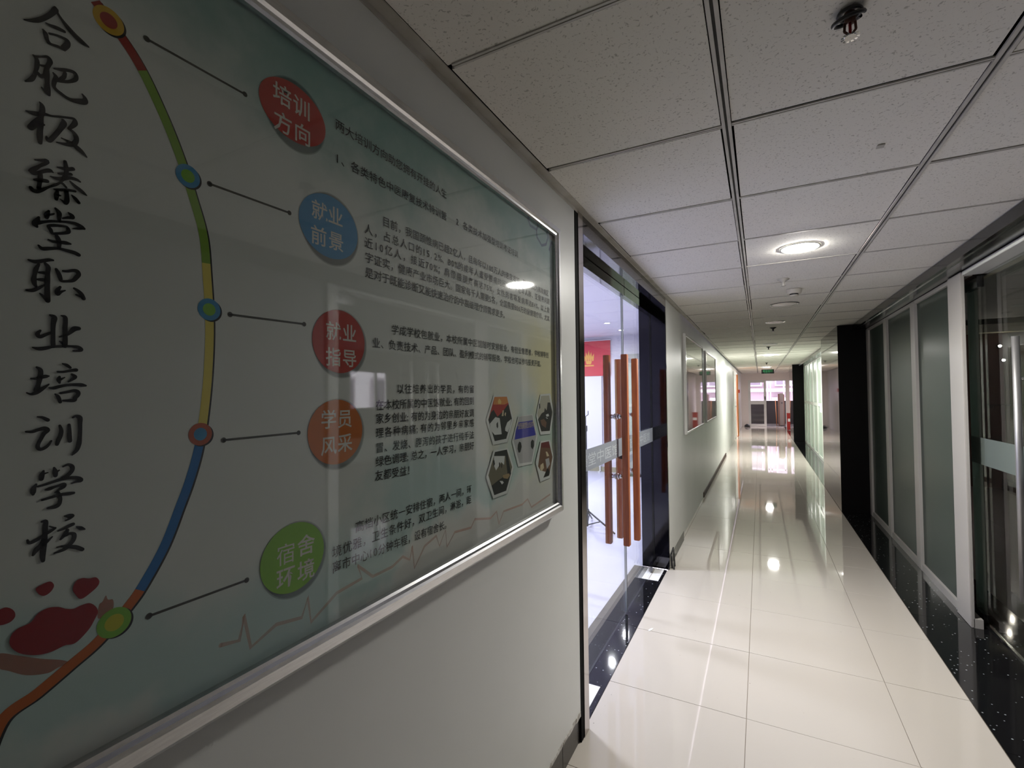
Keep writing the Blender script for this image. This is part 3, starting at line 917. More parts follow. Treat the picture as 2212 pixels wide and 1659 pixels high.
# poster artwork: points on the board plane as (y, z) in metres; TITLE strokes as (y, z, half width) in mm
TITLE=[[[(189.5,1834.7,0.7),(193.8,1836.9,1.5),(199.2,1841.1,2.2),(204.6,1847.3,2.2),(210.2,1855.9,2.3),(213.6,1863.0,2.7)],[(213.3,1864.7,1.6),(215.3,1860.0,1.4),(218.9,1855.6,1.5),(223.3,1850.9,2.4),(229.4,1846.0,2.8),(235.6,1842.6,2.8),(241.6,1840.9,1.1)],[(206.1,1843.0,0.7),(210.3,1842.9,1.6),(215.5,1843.8,2.1),(220.7,1844.0,1.7)],[(203.9,1834.3,0.9),(205.9,1831.4,2.0),(206.8,1826.7,1.8),(208.5,1823.3,1.8)],[(209.0,1833.5,1.2),(214.1,1835.5,1.2),(219.0,1836.2,1.5),(223.5,1835.6,2.1),(223.5,1831.3,2.7),(220.6,1825.5,2.7)],[(208.2,1823.1,1.6),(211.9,1823.2,1.4),(216.2,1824.1,1.6),(221.2,1823.5,1.2)]],[[(196.8,1802.3,1.0),(199.3,1799.7,1.8),(199.6,1793.8,2.0),(198.8,1787.6,1.6),(197.5,1781.4,1.8),(195.1,1775.8,2.0),(191.0,1771.5,0.8)],[(197.9,1801.5,1.4),(202.6,1804.5,1.0),(207.7,1807.4,1.6),(209.7,1804.4,2.3),(208.6,1799.8,2.1),(207.2,1795.1,2.1),(207.0,1787.9,2.7),(207.6,1780.6,2.0),(208.0,1773.0,2.5),(208.9,1767.7,1.6)],[(202.4,1795.2,1.1),(206.9,1796.8,1.4)],[(200.2,1785.8,1.6),(202.8,1783.8,1.8),(205.9,1787.3,1.5)],[(203.4,1772.3,0.7),(206.3,1769.7,1.6),(208.6,1767.9,1.6)],[(213.0,1798.2,0.8),(218.6,1800.5,1.7),(224.6,1803.4,1.7),(229.5,1804.0,2.0),(231.4,1800.7,2.0),(230.2,1796.3,2.0),(224.7,1791.0,1.6),(218.7,1788.3,1.9),(214.2,1786.4,1.6)],[(221.9,1799.0,1.7),(221.0,1794.1,1.9),(218.1,1789.5,1.7)],[(212.4,1793.2,0.9),(214.5,1790.1,2.0),(213.4,1784.8,2.0),(212.8,1779.7,1.8),(214.6,1776.8,1.6),(218.8,1774.5,1.7),(223.3,1772.7,1.7),(227.9,1772.4,2.0),(234.1,1774.3,2.9),(238.8,1776.9,3.1),(239.1,1780.7,2.0),(236.8,1784.0,0.8)]],[[(191.8,1741.1,0.7),(196.1,1741.3,2.0),(201.2,1742.8,2.4),(205.9,1745.3,1.7),(211.2,1746.1,1.1),(217.3,1748.5,1.2),(225.0,1751.3,1.2),(229.8,1752.5,1.5),(230.8,1748.8,2.5),(228.9,1744.5,2.2),(225.5,1739.5,1.4)],[(202.0,1755.9,0.7),(203.7,1753.3,2.0),(204.1,1748.3,2.4),(203.0,1740.9,2.3),(203.0,1733.0,2.4),(202.5,1726.8,2.4),(202.3,1720.7,2.6),(202.6,1713.3,1.9)],[(202.1,1738.1,2.4),(198.7,1731.6,3.1),(195.3,1725.6,2.8)],[(202.5,1731.9,1.9),(205.4,1733.8,1.1)],[(220.7,1746.5,1.5),(221.4,1743.2,2.7),(218.0,1734.5,2.2),(213.8,1725.9,2.2),(210.0,1719.2,2.2),(208.2,1719.6,1.7),(207.6,1722.1,0.9)],[(225.5,1739.5,1.2),(229.0,1737.9,1.6),(231.6,1734.2,2.3),(231.9,1729.3,2.3),(229.4,1724.4,2.5),(223.7,1721.3,1.8),(215.7,1719.9,0.7)],[(219.0,1726.4,0.6),(223.7,1725.8,1.1),(228.4,1724.7,1.9),(233.3,1721.6,2.5),(237.2,1718.8,2.1),(241.6,1714.8,0.6)]],[[(198.9,1693.6,0.7),(204.0,1695.1,1.5),(207.9,1696.1,2.4),(206.3,1692.7,1.9),(202.4,1688.5,1.6),(197.9,1683.2,2.2),(195.2,1680.5,1.5)],[(195.2,1680.5,1.3),(197.9,1679.1,2.0),(202.0,1681.5,1.7),(207.4,1685.7,2.0),(210.8,1687.1,2.1),(213.1,1686.2,0.7)],[(203.1,1681.2,1.9),(203.1,1676.0,2.2),(202.6,1670.2,1.8),(202.1,1665.1,1.9)],[(198.5,1672.7,1.1),(202.6,1673.9,1.9),(208.4,1675.1,1.9)],[(195.9,1663.5,1.6),(197.8,1661.3,2.1),(200.8,1661.3,2.0),(204.9,1664.7,1.8),(209.8,1669.3,1.1),(215.5,1674.1,1.4),(218.9,1677.8,1.0),(221.8,1683.6,1.8),(223.8,1690.2,2.0),(223.7,1695.3,2.2),(222.8,1702.2,1.6)],[(216.5,1693.3,0.7),(220.2,1693.8,1.5),(224.6,1694.5,1.9),(229.4,1696.9,2.0)],[(217.4,1686.8,1.0),(221.7,1688.2,1.6),(227.7,1690.3,1.7)],[(211.1,1681.2,0.7),(215.4,1681.0,1.6),(220.3,1682.2,2.0),(226.2,1685.8,1.9),(232.2,1686.3,1.7),(235.6,1685.2,1.0)],[(227.1,1682.3,0.9),(230.8,1679.0,1.7),(235.1,1676.3,2.0),(238.8,1673.8,1.7),(241.9,1671.8,0.4)],[(218.9,1677.4,1.0),(221.2,1677.2,1.3),(223.9,1674.4,1.1)],[(214.1,1668.6,0.8),(219.0,1669.8,1.5),(224.8,1672.0,1.4),(231.4,1673.0,1.3)],[(216.7,1667.7,1.4),(216.1,1662.9,2.2),(215.9,1658.6,1.6)],[(217.0,1663.3,1.1),(219.3,1663.7,0.8)],[(224.0,1670.5,2.0),(224.6,1665.3,2.0),(224.6,1660.3,2.3),(223.5,1656.8,1.7),(221.1,1658.6,1.0),(218.5,1660.0,0.4)],[(228.7,1667.6,0.8),(231.5,1665.1,1.8),(234.6,1661.5,1.7)]],[[(215.4,1648.5,1.1),(218.3,1644.9,2.1),(218.4,1640.7,2.0),(218.4,1635.7,1.4)],[(210.1,1644.0,1.1),(208.7,1639.7,2.4),(208.4,1636.3,1.8)],[(209.0,1639.1,1.0),(212.3,1641.0,1.1),(214.3,1642.4,0.7)],[(225.9,1647.5,0.7),(228.9,1645.4,1.9),(229.8,1643.0,1.5),(226.0,1642.1,1.5),(221.3,1639.7,0.8)],[(202.4,1634.6,1.2),(200.8,1630.0,2.6),(199.7,1626.7,2.9),(200.8,1624.5,1.4)],[(202.4,1629.1,2.1),(206.5,1631.1,1.4),(212.1,1633.7,1.4),(219.3,1635.6,1.2),(226.6,1637.2,1.4),(232.6,1637.2,1.9),(237.2,1635.1,2.4),(239.4,1634.2,1.5)],[(238.8,1634.0,1.1),(234.2,1632.6,1.3),(229.3,1631.1,0.4)],[(225.8,1630.0,1.7),(224.3,1631.8,1.2),(219.3,1631.0,1.4),(213.6,1629.6,1.6),(209.9,1627.7,1.4),(211.6,1624.5,1.8),(213.1,1621.1,1.4),(216.5,1621.8,1.3),(222.3,1623.9,1.5),(226.1,1626.6,2.0),(225.8,1630.0,1.7)],[(215.4,1621.4,1.0),(217.1,1618.1,2.0),(218.6,1613.6,2.1),(218.6,1607.1,1.6)],[(210.0,1613.4,0.8),(213.7,1612.6,1.4),(218.0,1613.0,1.6),(223.8,1613.9,2.0),(228.0,1613.9,1.0)],[(202.4,1605.3,0.9),(205.4,1602.7,1.9),(211.0,1604.3,1.8),(218.1,1606.2,1.4),(225.4,1605.8,1.8),(231.4,1605.1,2.1),(235.0,1603.7,2.0)]],[[(195.0,1588.2,1.0),(200.1,1587.6,1.9),(205.5,1589.7,1.8),(210.5,1592.0,1.7),(213.9,1592.5,1.0)],[(202.8,1585.7,1.2),(200.7,1580.0,2.0),(199.7,1573.8,1.7),(199.2,1568.6,2.2),(199.8,1564.3,1.9),(201.4,1561.7,1.0)],[(207.8,1587.6,1.4),(210.0,1584.4,2.1),(209.8,1578.3,2.0),(209.6,1570.8,2.3),(209.6,1563.3,2.2),(209.7,1555.8,2.4),(210.0,1548.8,2.3)],[(203.4,1555.8,0.6),(206.4,1553.0,1.4),(209.5,1549.8,2.0)],[(202.9,1577.1,1.0),(206.2,1577.5,1.6),(209.2,1577.8,1.4)],[(201.6,1569.5,1.0),(205.7,1570.0,1.8),(209.3,1570.3,1.3)],[(193.7,1556.9,1.0),(198.2,1557.4,1.8),(203.0,1560.9,1.6),(207.4,1565.1,0.8)],[(216.5,1583.7,1.3),(218.6,1579.2,2.0),(219.8,1574.9,2.0),(221.0,1572.0,1.4),(225.7,1572.6,1.4),(230.4,1574.4,1.8),(233.1,1578.1,2.1),(235.2,1582.1,2.1),(233.9,1585.3,2.0),(230.6,1585.4,1.7),(225.6,1583.4,1.4),(222.0,1583.0,1.0)],[(219.9,1565.3,1.2),(217.6,1560.7,2.1),(217.9,1557.3,2.0),(220.5,1560.1,1.4),(224.0,1562.3,0.7)],[(231.4,1566.1,1.1),(234.7,1564.0,1.7),(237.8,1560.6,2.1),(239.7,1556.2,2.0)],[(233.2,1559.4,0.9),(237.2,1558.2,1.5)]],[[(212.1,1534.0,1.0),(215.3,1531.9,2.5),(214.8,1526.1,2.2),(214.5,1520.4,2.0),(214.6,1512.9,1.9),(214.6,1505.4,2.0),(215.0,1501.3,2.0)],[(221.0,1534.6,0.7),(224.2,1533.5,1.8),(224.6,1527.4,2.0),(224.3,1521.6,2.1),(224.4,1514.0,2.1),(224.4,1507.5,2.3),(224.2,1502.5,2.3)],[(219.5,1507.4,0.6),(222.1,1505.3,1.4)],[(204.5,1516.7,1.1),(202.4,1513.1,1.9),(204.3,1510.3,1.9),(209.0,1513.1,1.6),(212.9,1515.4,1.4)],[(235.7,1522.6,2.1),(232.0,1521.8,2.7),(228.8,1517.9,2.0),(225.0,1514.4,1.6),(219.7,1511.6,0.7)],[(199.0,1498.6,0.8),(203.6,1497.7,1.9),(209.1,1498.9,1.9),(214.7,1500.9,1.4),(221.8,1501.9,1.4),(229.2,1502.5,1.2),(235.2,1501.9,1.9),(238.0,1499.4,2.0),(235.0,1498.0,1.3),(231.3,1497.7,0.9)]],[[(202.2,1478.5,1.0),(204.9,1476.0,1.9),(205.2,1471.3,2.1),(204.4,1465.7,2.2),(203.4,1460.2,2.0),(202.4,1454.7,2.6)],[(198.2,1466.7,0.9),(201.7,1466.7,1.3),(205.2,1468.3,1.9),(209.4,1469.2,1.8),(211.6,1469.6,0.8)],[(194.9,1452.1,0.7),(198.1,1450.7,1.2),(201.9,1452.1,1.9),(205.6,1455.4,2.0),(208.9,1458.4,1.4),(211.7,1461.0,0.7)],[(222.6,1483.2,0.8),(225.8,1481.9,1.6),(228.8,1479.3,1.4)],[(218.6,1474.3,1.0),(223.5,1474.5,1.2),(228.5,1475.9,1.5),(233.9,1476.9,1.9)],[(220.1,1469.1,1.2),(219.6,1466.1,2.1),(220.2,1462.7,1.1)],[(220.7,1466.1,1.4),(224.8,1468.8,0.5)],[(230.3,1472.1,1.1),(233.1,1469.5,1.9),(230.7,1466.7,1.6),(227.4,1463.9,0.8)],[(212.0,1457.3,0.8),(215.6,1457.0,1.6),(220.8,1458.9,1.6),(226.6,1460.5,1.4),(232.5,1460.9,1.6),(238.6,1460.6,2.0),(242.3,1459.9,1.1)],[(216.8,1450.6,0.7),(219.1,1447.9,1.8),(220.9,1442.2,1.6)],[(221.1,1451.7,1.2),(226.6,1452.8,1.4),(232.6,1454.4,1.7),(235.6,1452.8,2.0),(235.6,1449.7,2.0),(233.3,1446.6,2.0),(232.7,1443.9,1.8),(228.2,1443.6,1.6),(223.2,1443.7,1.0)]],[[(203.2,1427.3,0.7),(207.0,1426.4,1.4),(211.1,1423.6,1.9)],[(194.8,1412.6,1.0),(199.5,1412.2,1.5),(204.4,1414.1,1.7),(208.7,1414.9,2.2),(211.2,1412.9,2.0),(208.2,1409.4,1.9),(206.1,1404.4,1.7),(204.2,1399.8,1.7),(203.7,1395.9,1.8),(205.6,1393.5,1.6),(208.9,1394.6,1.6),(211.7,1397.3,1.4),(214.1,1401.5,0.9)],[(220.8,1417.1,1.2),(222.0,1412.1,1.8),(221.5,1406.8,2.0),(219.8,1401.7,2.0),(218.7,1397.3,1.6)],[(228.4,1417.4,1.5),(228.8,1410.8,1.8),(228.8,1405.1,2.1),(229.2,1400.1,2.0)],[(231.6,1425.2,1.0),(234.3,1426.7,1.5),(237.4,1424.6,2.4),(237.7,1417.9,2.0),(237.8,1410.2,1.9),(237.5,1402.4,2.0),(237.0,1396.7,2.3),(235.5,1390.6,2.0),(233.1,1387.0,1.6),(230.8,1384.2,0.5)]],[[(208.3,1370.9,1.0),(207.2,1367.0,2.2),(206.7,1362.7,2.0)],[(208.6,1367.9,1.0),(212.2,1368.8,0.5)],[(216.6,1373.0,1.0),(217.5,1368.8,2.3),(217.8,1364.6,1.9)],[(218.9,1368.6,1.1),(221.2,1370.1,0.6)],[(223.8,1373.1,0.8),(227.9,1374.8,1.4),(231.2,1372.5,2.0),(231.5,1368.6,2.0),(229.4,1365.1,2.0),(226.8,1362.8,1.8),(223.0,1361.2,1.3)],[(202.7,1357.9,1.0),(201.1,1354.2,2.0),(200.6,1350.3,2.2),(200.6,1348.1,1.3)],[(204.1,1355.5,1.0),(209.0,1356.4,1.3),(215.9,1358.2,1.4),(223.0,1360.0,1.6),(230.4,1360.4,1.7),(236.4,1359.0,2.0),(238.8,1356.3,2.3),(234.9,1355.4,1.4),(231.0,1354.1,0.7)],[(210.1,1351.1,1.0),(213.2,1351.6,1.9),(218.8,1353.2,1.3),(224.5,1354.1,2.0),(224.3,1351.9,2.1),(221.1,1349.5,1.4),(217.7,1346.7,0.8)],[(207.5,1341.0,1.2),(211.9,1341.9,1.4),(217.5,1343.0,1.5),(223.2,1343.8,1.6),(229.0,1343.5,1.8),(232.9,1343.5,1.4)],[(219.7,1347.5,1.4),(220.9,1342.8,2.0),(221.8,1338.8,1.8),(220.7,1333.8,2.0),(217.6,1331.9,2.1),(212.0,1331.6,1.2)]],[[(207.4,1318.7,1.0),(210.4,1318.3,1.9),(210.2,1312.8,2.3),(210.0,1305.6,2.2),(209.5,1298.4,2.6),(209.0,1291.2,2.5),(208.5,1284.1,2.4),(208.8,1278.1,1.7)],[(196.8,1302.6,1.0),(198.2,1299.4,1.5),(202.2,1300.4,1.9),(206.7,1302.8,1.6),(210.8,1305.3,1.7),(215.0,1307.6,1.6),(218.0,1309.4,1.2)],[(218.0,1309.4,0.9),(213.5,1312.4,0.7)],[(209.2,1299.6,2.0),(206.8,1294.4,2.2),(203.6,1291.0,2.4),(201.2,1286.3,1.2)],[(209.2,1294.1,1.4),(212.3,1297.6,1.4),(215.8,1301.0,0.7)],[(225.4,1320.3,0.7),(229.2,1319.8,2.0),(232.5,1319.1,1.5),(229.8,1316.6,1.2),(226.3,1315.2,0.7)],[(220.3,1305.8,0.8),(224.9,1306.9,1.4),(229.3,1308.8,1.8),(232.6,1309.9,1.8)],[(235.6,1306.4,0.8),(239.2,1304.0,2.0),(242.6,1302.0,0.9)],[(227.9,1304.6,1.8),(225.9,1300.6,2.1),(222.4,1296.3,1.0)],[(226.5,1299.7,1.8),(230.3,1300.6,1.5),(233.6,1298.6,2.0),(233.3,1293.7,2.1),(230.9,1289.8,2.1),(226.6,1285.7,2.0),(222.2,1284.0,1.4),(217.4,1283.2,0.8)],[(219.6,1288.9,0.7),(224.5,1288.6,1.2),(229.5,1286.8,1.8),(235.5,1284.3,2.1),(240.7,1280.4,2.0)]]]
LN=[('两大培训方向助您拥有开挂的人生', (0.6006, 1.9316), (0.9165, 1.9287), 0.0205), ('1、各类特色中医康复技术特训营', (0.5956, 1.8708), (0.9159, 1.8749), 0.0205), ('2  各类技术加强型培训考证培训', (0.9737, 1.8779), (1.2942, 1.8814), 0.0205), ('目前，我国颈椎病已超2亿人，且每年以100万人的速度增加，腰椎病成为高发病区', (0.7189, 1.7954), (1.5334, 1.8035), 0.0205), ('人，占总人口的15.2%、80%的成年人遭受腰痛的困扰，中老年人群、亚健康问题', (0.6702, 1.7653), (1.5408, 1.7751), 0.0205), ('近10亿人，接近70%；肩颈腰腿疼高达75%，女性的宫寒发病率达84%，以上数', (0.6706, 1.7391), (1.5398, 1.7442), 0.0205), ('字证实，健康产业市场巨大。国家每千人需要5名，全国需要800万的保健理疗师，尤其', (0.6717, 1.7107), (1.5389, 1.7138), 0.0205), ('是对于既能诊断又能快速治疗的中高级理疗师需求更多。', (0.6716, 1.6816), (1.2177, 1.6789), 0.0205), ('学成学校包就业，本校所属中医馆随时安排就业，有创业意愿者，学校辅导创', (0.7438, 1.5808), (1.5255, 1.5828), 0.0205), ('业、负责技术、产品、团队、盈利模式的辅导服务，学校也可以参与投资开馆。', (0.6894, 1.5486), (1.4739, 1.5491), 0.0205), ('以往培养出的学员，有的留', (0.759, 1.4596), (1.0324, 1.4602), 0.0205), ('在本校所属的中医馆就业;有的回到', (0.6986, 1.4273), (1.0319, 1.4299), 0.0205), ('家乡创业;有的为身边的亲朋好友调', (0.6985, 1.401), (1.0314, 1.3988), 0.0205), ('理各种病痛;有的为邻里乡亲家感', (0.6983, 1.373), (1.031, 1.3731), 0.0205), ('冒、发烧、腹泻的孩子进行纯手法', (0.6981, 1.3441), (1.0305, 1.342), 0.0205), ('绿色调理;总之，一人学习，亲朋好', (0.698, 1.3175), (1.0301, 1.3146), 0.0205), ('友都受益！', (0.6959, 1.2904), (0.7892, 1.2876), 0.0205), ('高档小区统一安排住宿，两人一间，环', (0.645, 1.2046), (1.017, 1.2053), 0.0205), ('境优雅，卫生条件好，双卫生间，淋浴，距', (0.5925, 1.1746), (1.0149, 1.1786), 0.0205), ('离市中心10分钟车程，设有宿舍长。', (0.5917, 1.1482), (0.92, 1.1412), 0.0205)]
BT=[('培训方向', [(0.4854, 1.9238), (0.5213, 1.9228), (0.4867, 1.8794), (0.5228, 1.8792)]), ('就业前景', [(0.5563, 1.7629), (0.5908, 1.7648), (0.5547, 1.7193), (0.5921, 1.7203)]), ('就业指导', [(0.5855, 1.5598), (0.6222, 1.5598), (0.5854, 1.5146), (0.6221, 1.5144)]), ('学员风采', [(0.575, 1.4056), (0.6107, 1.4054), (0.5749, 1.3603), (0.6111, 1.3618)]), ('宿舍环境', [(0.4919, 1.1999), (0.5289, 1.2037), (0.4919, 1.1637), (0.5289, 1.1635)])]
B=[(0.5074,1.9066,0.0618,0.0472),(0.5787,1.742,0.0636,0.0549),(0.5999,1.5427,0.059,0.0562),(0.592,1.3828,0.0603,0.0568),(0.5062,1.1903,0.0578,0.0539)]
D=[(0.2604,1.8845),(0.3468,1.7373),(0.3746,1.5652),(0.3639,1.3967),(0.2707,1.1883)]
ARC=[(0.2478,1.898),(0.2862,1.858),(0.3149,1.8083),(0.3371,1.7582),(0.3524,1.713),(0.3663,1.6653),(0.3713,1.6132),(0.3751,1.5451),(0.3731,1.4759),(0.3673,1.415),(0.3607,1.3741),(0.3503,1.3365),(0.3392,1.3059),(0.3221,1.2615),(0.2998,1.222),(0.2847,1.2021),(0.2565,1.1745),(0.2319,1.1594),(0.2057,1.1442),(0.1799,1.1311)]
ARCB=[1.8433,1.6291,1.3967,1.2153]
CON=[((0.2987,1.8885),(0.424,1.8903)),((0.3745,1.7378),(0.498,1.7396)),((0.4031,1.5625),(0.5256,1.5644)),((0.3946,1.386),(0.515,1.387)),((0.3054,1.1812),(0.4284,1.1813))]
BL=[[(0.1848,1.2047),(0.1862,1.2123),(0.1911,1.2169),(0.1998,1.2187),(0.2054,1.2255),(0.2129,1.2281),(0.2212,1.2259),(0.2275,1.2215),(0.2338,1.219),(0.2403,1.2201),(0.2476,1.2195),(0.2532,1.2135),(0.2551,1.2065),(0.2521,1.1993),(0.2466,1.1903),(0.2359,1.1816),(0.2266,1.183),(0.2161,1.1815),(0.2053,1.1835),(0.1949,1.1893),(0.1883,1.1963)],[(0.2036,1.2516),(0.2094,1.2545),(0.2149,1.2547),(0.2177,1.2494),(0.215,1.2439),(0.2101,1.2417),(0.2058,1.2451)],[(0.2331,1.2408),(0.2359,1.248),(0.2413,1.2492),(0.2468,1.2469),(0.253,1.2459),(0.2561,1.2409),(0.2549,1.2359),(0.2493,1.2311),(0.2403,1.2269),(0.2349,1.2342)],[(0.1744,1.2382),(0.1801,1.2413),(0.1845,1.2395),(0.188,1.2347),(0.1885,1.229),(0.1846,1.2252),(0.1774,1.2256),(0.1736,1.2306)]]
SM=[[(0.2552,1.2003),(0.2563,1.2138),(0.2595,1.2164),(0.2626,1.2222),(0.2646,1.2167),(0.2692,1.215),(0.2699,1.2068),(0.2667,1.2002),(0.2603,1.1982)],[(0.1777,1.198),(0.1924,1.1888),(0.208,1.1783),(0.2245,1.1687),(0.2302,1.1629),(0.2217,1.1621),(0.2135,1.1606),(0.1977,1.1668),(0.1851,1.1775),(0.1778,1.1846)]]
H=[([(1.1446,1.4441),(1.2273,1.4446),(1.2636,1.3718),(1.2221,1.3054),(1.1381,1.3056),(1.1016,1.3762)],[('red',[(1.1493,1.4392),(1.2228,1.4391),(1.2532,1.3724),(1.2159,1.3162),(1.1481,1.3153),(1.1139,1.3765)]),('orange',[(1.1493,1.4392),(1.2228,1.4391),(1.2311,1.4209),(1.2073,1.4163),(1.1422,1.4178)]),('yellow',[(1.1682,1.4261),(1.1764,1.4349),(1.1886,1.4258),(1.1864,1.4188),(1.17,1.4192)]),('dark',[(1.1302,1.3978),(1.1439,1.4032),(1.1653,1.3827),(1.1985,1.3973),(1.2311,1.4178),(1.2532,1.3724),(1.2159,1.3162),(1.1481,1.3153),(1.1139,1.3765)]),('cream',[(1.1898,1.3836),(1.1964,1.4004),(1.2027,1.3992),(1.2003,1.3831)]),('cream',[(1.2067,1.3869),(1.2111,1.3938),(1.2162,1.3916),(1.213,1.3815)]),('white',[(1.122,1.3656),(1.1533,1.3823),(1.1774,1.3782),(1.185,1.3498),(1.1888,1.3315),(1.1484,1.3328),(1.1292,1.3459)]),('white',[(1.2101,1.3481),(1.2234,1.3636),(1.25,1.3725),(1.2384,1.3504),(1.2249,1.3348),(1.21,1.34)]),('dark',[(1.1589,1.3634),(1.167,1.3688),(1.1688,1.3549),(1.1646,1.3492),(1.1587,1.3555)])]),([(1.2939,1.3778),(1.3999,1.3798),(1.4362,1.305),(1.3903,1.2195),(1.2903,1.2238),(1.2507,1.3037)],[('grey',[(1.2987,1.3765),(1.3945,1.3778),(1.4252,1.3105),(1.3852,1.227),(1.3,1.2327),(1.2599,1.3081)]),('blue',[(1.2959,1.3595),(1.3967,1.3606),(1.4198,1.3121),(1.4143,1.3103),(1.269,1.3088),(1.2765,1.3352)]),('dark',[(1.2896,1.2916),(1.2992,1.3003),(1.3111,1.2959),(1.3157,1.2825),(1.3056,1.2664),(1.2937,1.2666),(1.2869,1.2791)]),('dark',[(1.3816,1.2915),(1.3924,1.2985),(1.4056,1.2927),(1.4052,1.2756),(1.3942,1.2654),(1.3812,1.2758)])]),([(1.46,1.4446),(1.5442,1.4479),(1.5773,1.3774),(1.5398,1.305),(1.4561,1.3081),(1.4243,1.3753)],[('beige',[(1.4668,1.4398),(1.5346,1.4406),(1.5644,1.3792),(1.5339,1.3153),(1.4633,1.3188),(1.4327,1.3808)]),('dark',[(1.5215,1.4162),(1.5433,1.4158),(1.5612,1.3818),(1.5371,1.3163),(1.465,1.3192),(1.4378,1.3608),(1.4697,1.3805),(1.4904,1.3844),(1.4967,1.3986),(1.5115,1.3885)]),('dark',[(1.4477,1.413),(1.4562,1.414),(1.4587,1.3998),(1.45,1.3941)]),('white',[(1.505,1.3742),(1.5265,1.377),(1.5324,1.3681),(1.5109,1.3667)]),('brown',[(1.4575,1.3574),(1.4867,1.3606),(1.5103,1.3473),(1.5037,1.3284),(1.4685,1.3402)]),('white',[(1.5018,1.3659),(1.5229,1.3612),(1.5137,1.3593)])]),([(1.1398,1.2909),(1.2239,1.2883),(1.2603,1.2255),(1.2168,1.1566),(1.1353,1.1576),(1.0978,1.2222)],[('olive',[(1.1475,1.2852),(1.2174,1.2845),(1.2491,1.2292),(1.2106,1.1658),(1.1413,1.1661),(1.11,1.2259)]),('dark',[(1.1475,1.2852),(1.2174,1.2845),(1.2337,1.2354),(1.242,1.2116),(1.2106,1.1658),(1.1413,1.1661),(1.1264,1.1947),(1.1658,1.2035),(1.2201,1.2129),(1.2084,1.2672),(1.1434,1.275)]),('white',[(1.1414,1.2742),(1.2042,1.2673),(1.1995,1.2421),(1.183,1.2523),(1.1524,1.233),(1.1428,1.246)]),('dark',[(1.1354,1.2624),(1.1432,1.2634),(1.1468,1.2513),(1.139,1.2465)]),('dark',[(1.1688,1.2522),(1.1749,1.2534),(1.1767,1.2413),(1.1705,1.2382)]),('dark',[(1.1821,1.2465),(1.1871,1.2478),(1.1881,1.2377),(1.1827,1.2345)]),('tan',[(1.1905,1.2134),(1.2288,1.2136),(1.2353,1.2064),(1.2198,1.1987),(1.1945,1.2048)]),('white',[(1.1718,1.2006),(1.1902,1.1975),(1.1963,1.1915),(1.1858,1.1883)])]),([(1.4555,1.287),(1.5392,1.2842),(1.5689,1.2167),(1.532,1.1517),(1.4505,1.1507),(1.4146,1.222)],[('brown',[(1.4611,1.2806),(1.5266,1.2804),(1.5575,1.2218),(1.5261,1.1611),(1.475,1.1608),(1.4335,1.2056)]),('darkred',[(1.4611,1.2806),(1.5266,1.2804),(1.5383,1.2548),(1.4606,1.2653)]),('white',[(1.4335,1.2056),(1.4527,1.1889),(1.4992,1.1773),(1.475,1.1596),(1.4547,1.1582)]),('dark',[(1.5147,1.1895),(1.5326,1.1699),(1.523,1.1604),(1.475,1.1608),(1.4932,1.1758)]),('cream',[(1.4983,1.247),(1.5103,1.2457),(1.5282,1.229),(1.5068,1.2292)]),('cream',[(1.4533,1.2075),(1.4765,1.2115),(1.4818,1.1941),(1.4641,1.1849),(1.45,1.194)]),('grey',[(1.4945,1.2211),(1.5249,1.2221),(1.5335,1.1991),(1.5055,1.186)])])]
EKG=[(0.3917,1.1057),(0.4177,1.1),(0.4244,1.1329),(0.4349,1.0821),(0.4757,1.0976),(0.521,1.0891),(0.5324,1.1179),(0.5387,1.0741),(0.5915,1.1018),(0.6512,1.1067),(0.6399,1.1342),(0.6784,1.1007),(0.7323,1.1016),(0.7643,1.112),(0.7861,1.0985),(0.7939,1.1254),(0.801,1.0762),(0.8361,1.1132),(0.8783,1.1242),(0.8903,1.0976),(0.9143,1.1286),(0.9193,1.0871),(0.9522,1.1132),(1.0246,1.106),(1.0426,1.1229),(1.1233,1.1063),(1.157,1.1177),(1.1695,1.0798),(1.1974,1.1087),(1.3172,1.1034),(1.3571,1.1126),(1.3838,1.0805),(1.5364,1.0929)]
MOL=[[(1.3663,2.0347),(1.3974,2.003),(1.4477,2.0043),(1.4839,2.045)],[(1.4477,2.0043),(1.4513,1.98),(1.4905,1.9619),(1.5277,1.976),(1.5476,2.0083),(1.5201,2.0341)],[(1.5559,1.9647),(1.5714,1.992),(1.5966,2.003)]]
MOLP=[(1.5529,2.0252),(1.5875,2.0317),(1.5989,2.0115),(1.5619,2.0028)]

# ------------------------------------------------------------------ poster board
PX = -.658
PB = empty('poster_board', (-.685, .83, 1.01))
PY0, PY1, PZ0, PZ1 = .10, 1.583, 1.056, 2.020
MB().box(-.684, -.662, PY0 - .02, PY1 + .02, PZ0 - .02, PZ1 + .02).build('backing', 'white_paint', PB)
MB().poly([(-.6615, PY0 - .01, PZ0 - .01), (-.6615, PY1 + .01, PZ0 - .01), (-.6615, PY1 + .01, PZ1 + .01), (-.6615, PY0 - .01, PZ1 + .01)]).build('print_sheet', 'poster_wash', PB)
LAY = [-.66145]


def lay(d=.00003):
    LAY[0] += d
    return LAY[0]


def flat(pts, x, name, mat, parent=PB):
    return MB().poly([(x, y, z) for y, z in pts]).build(name, mat, parent)


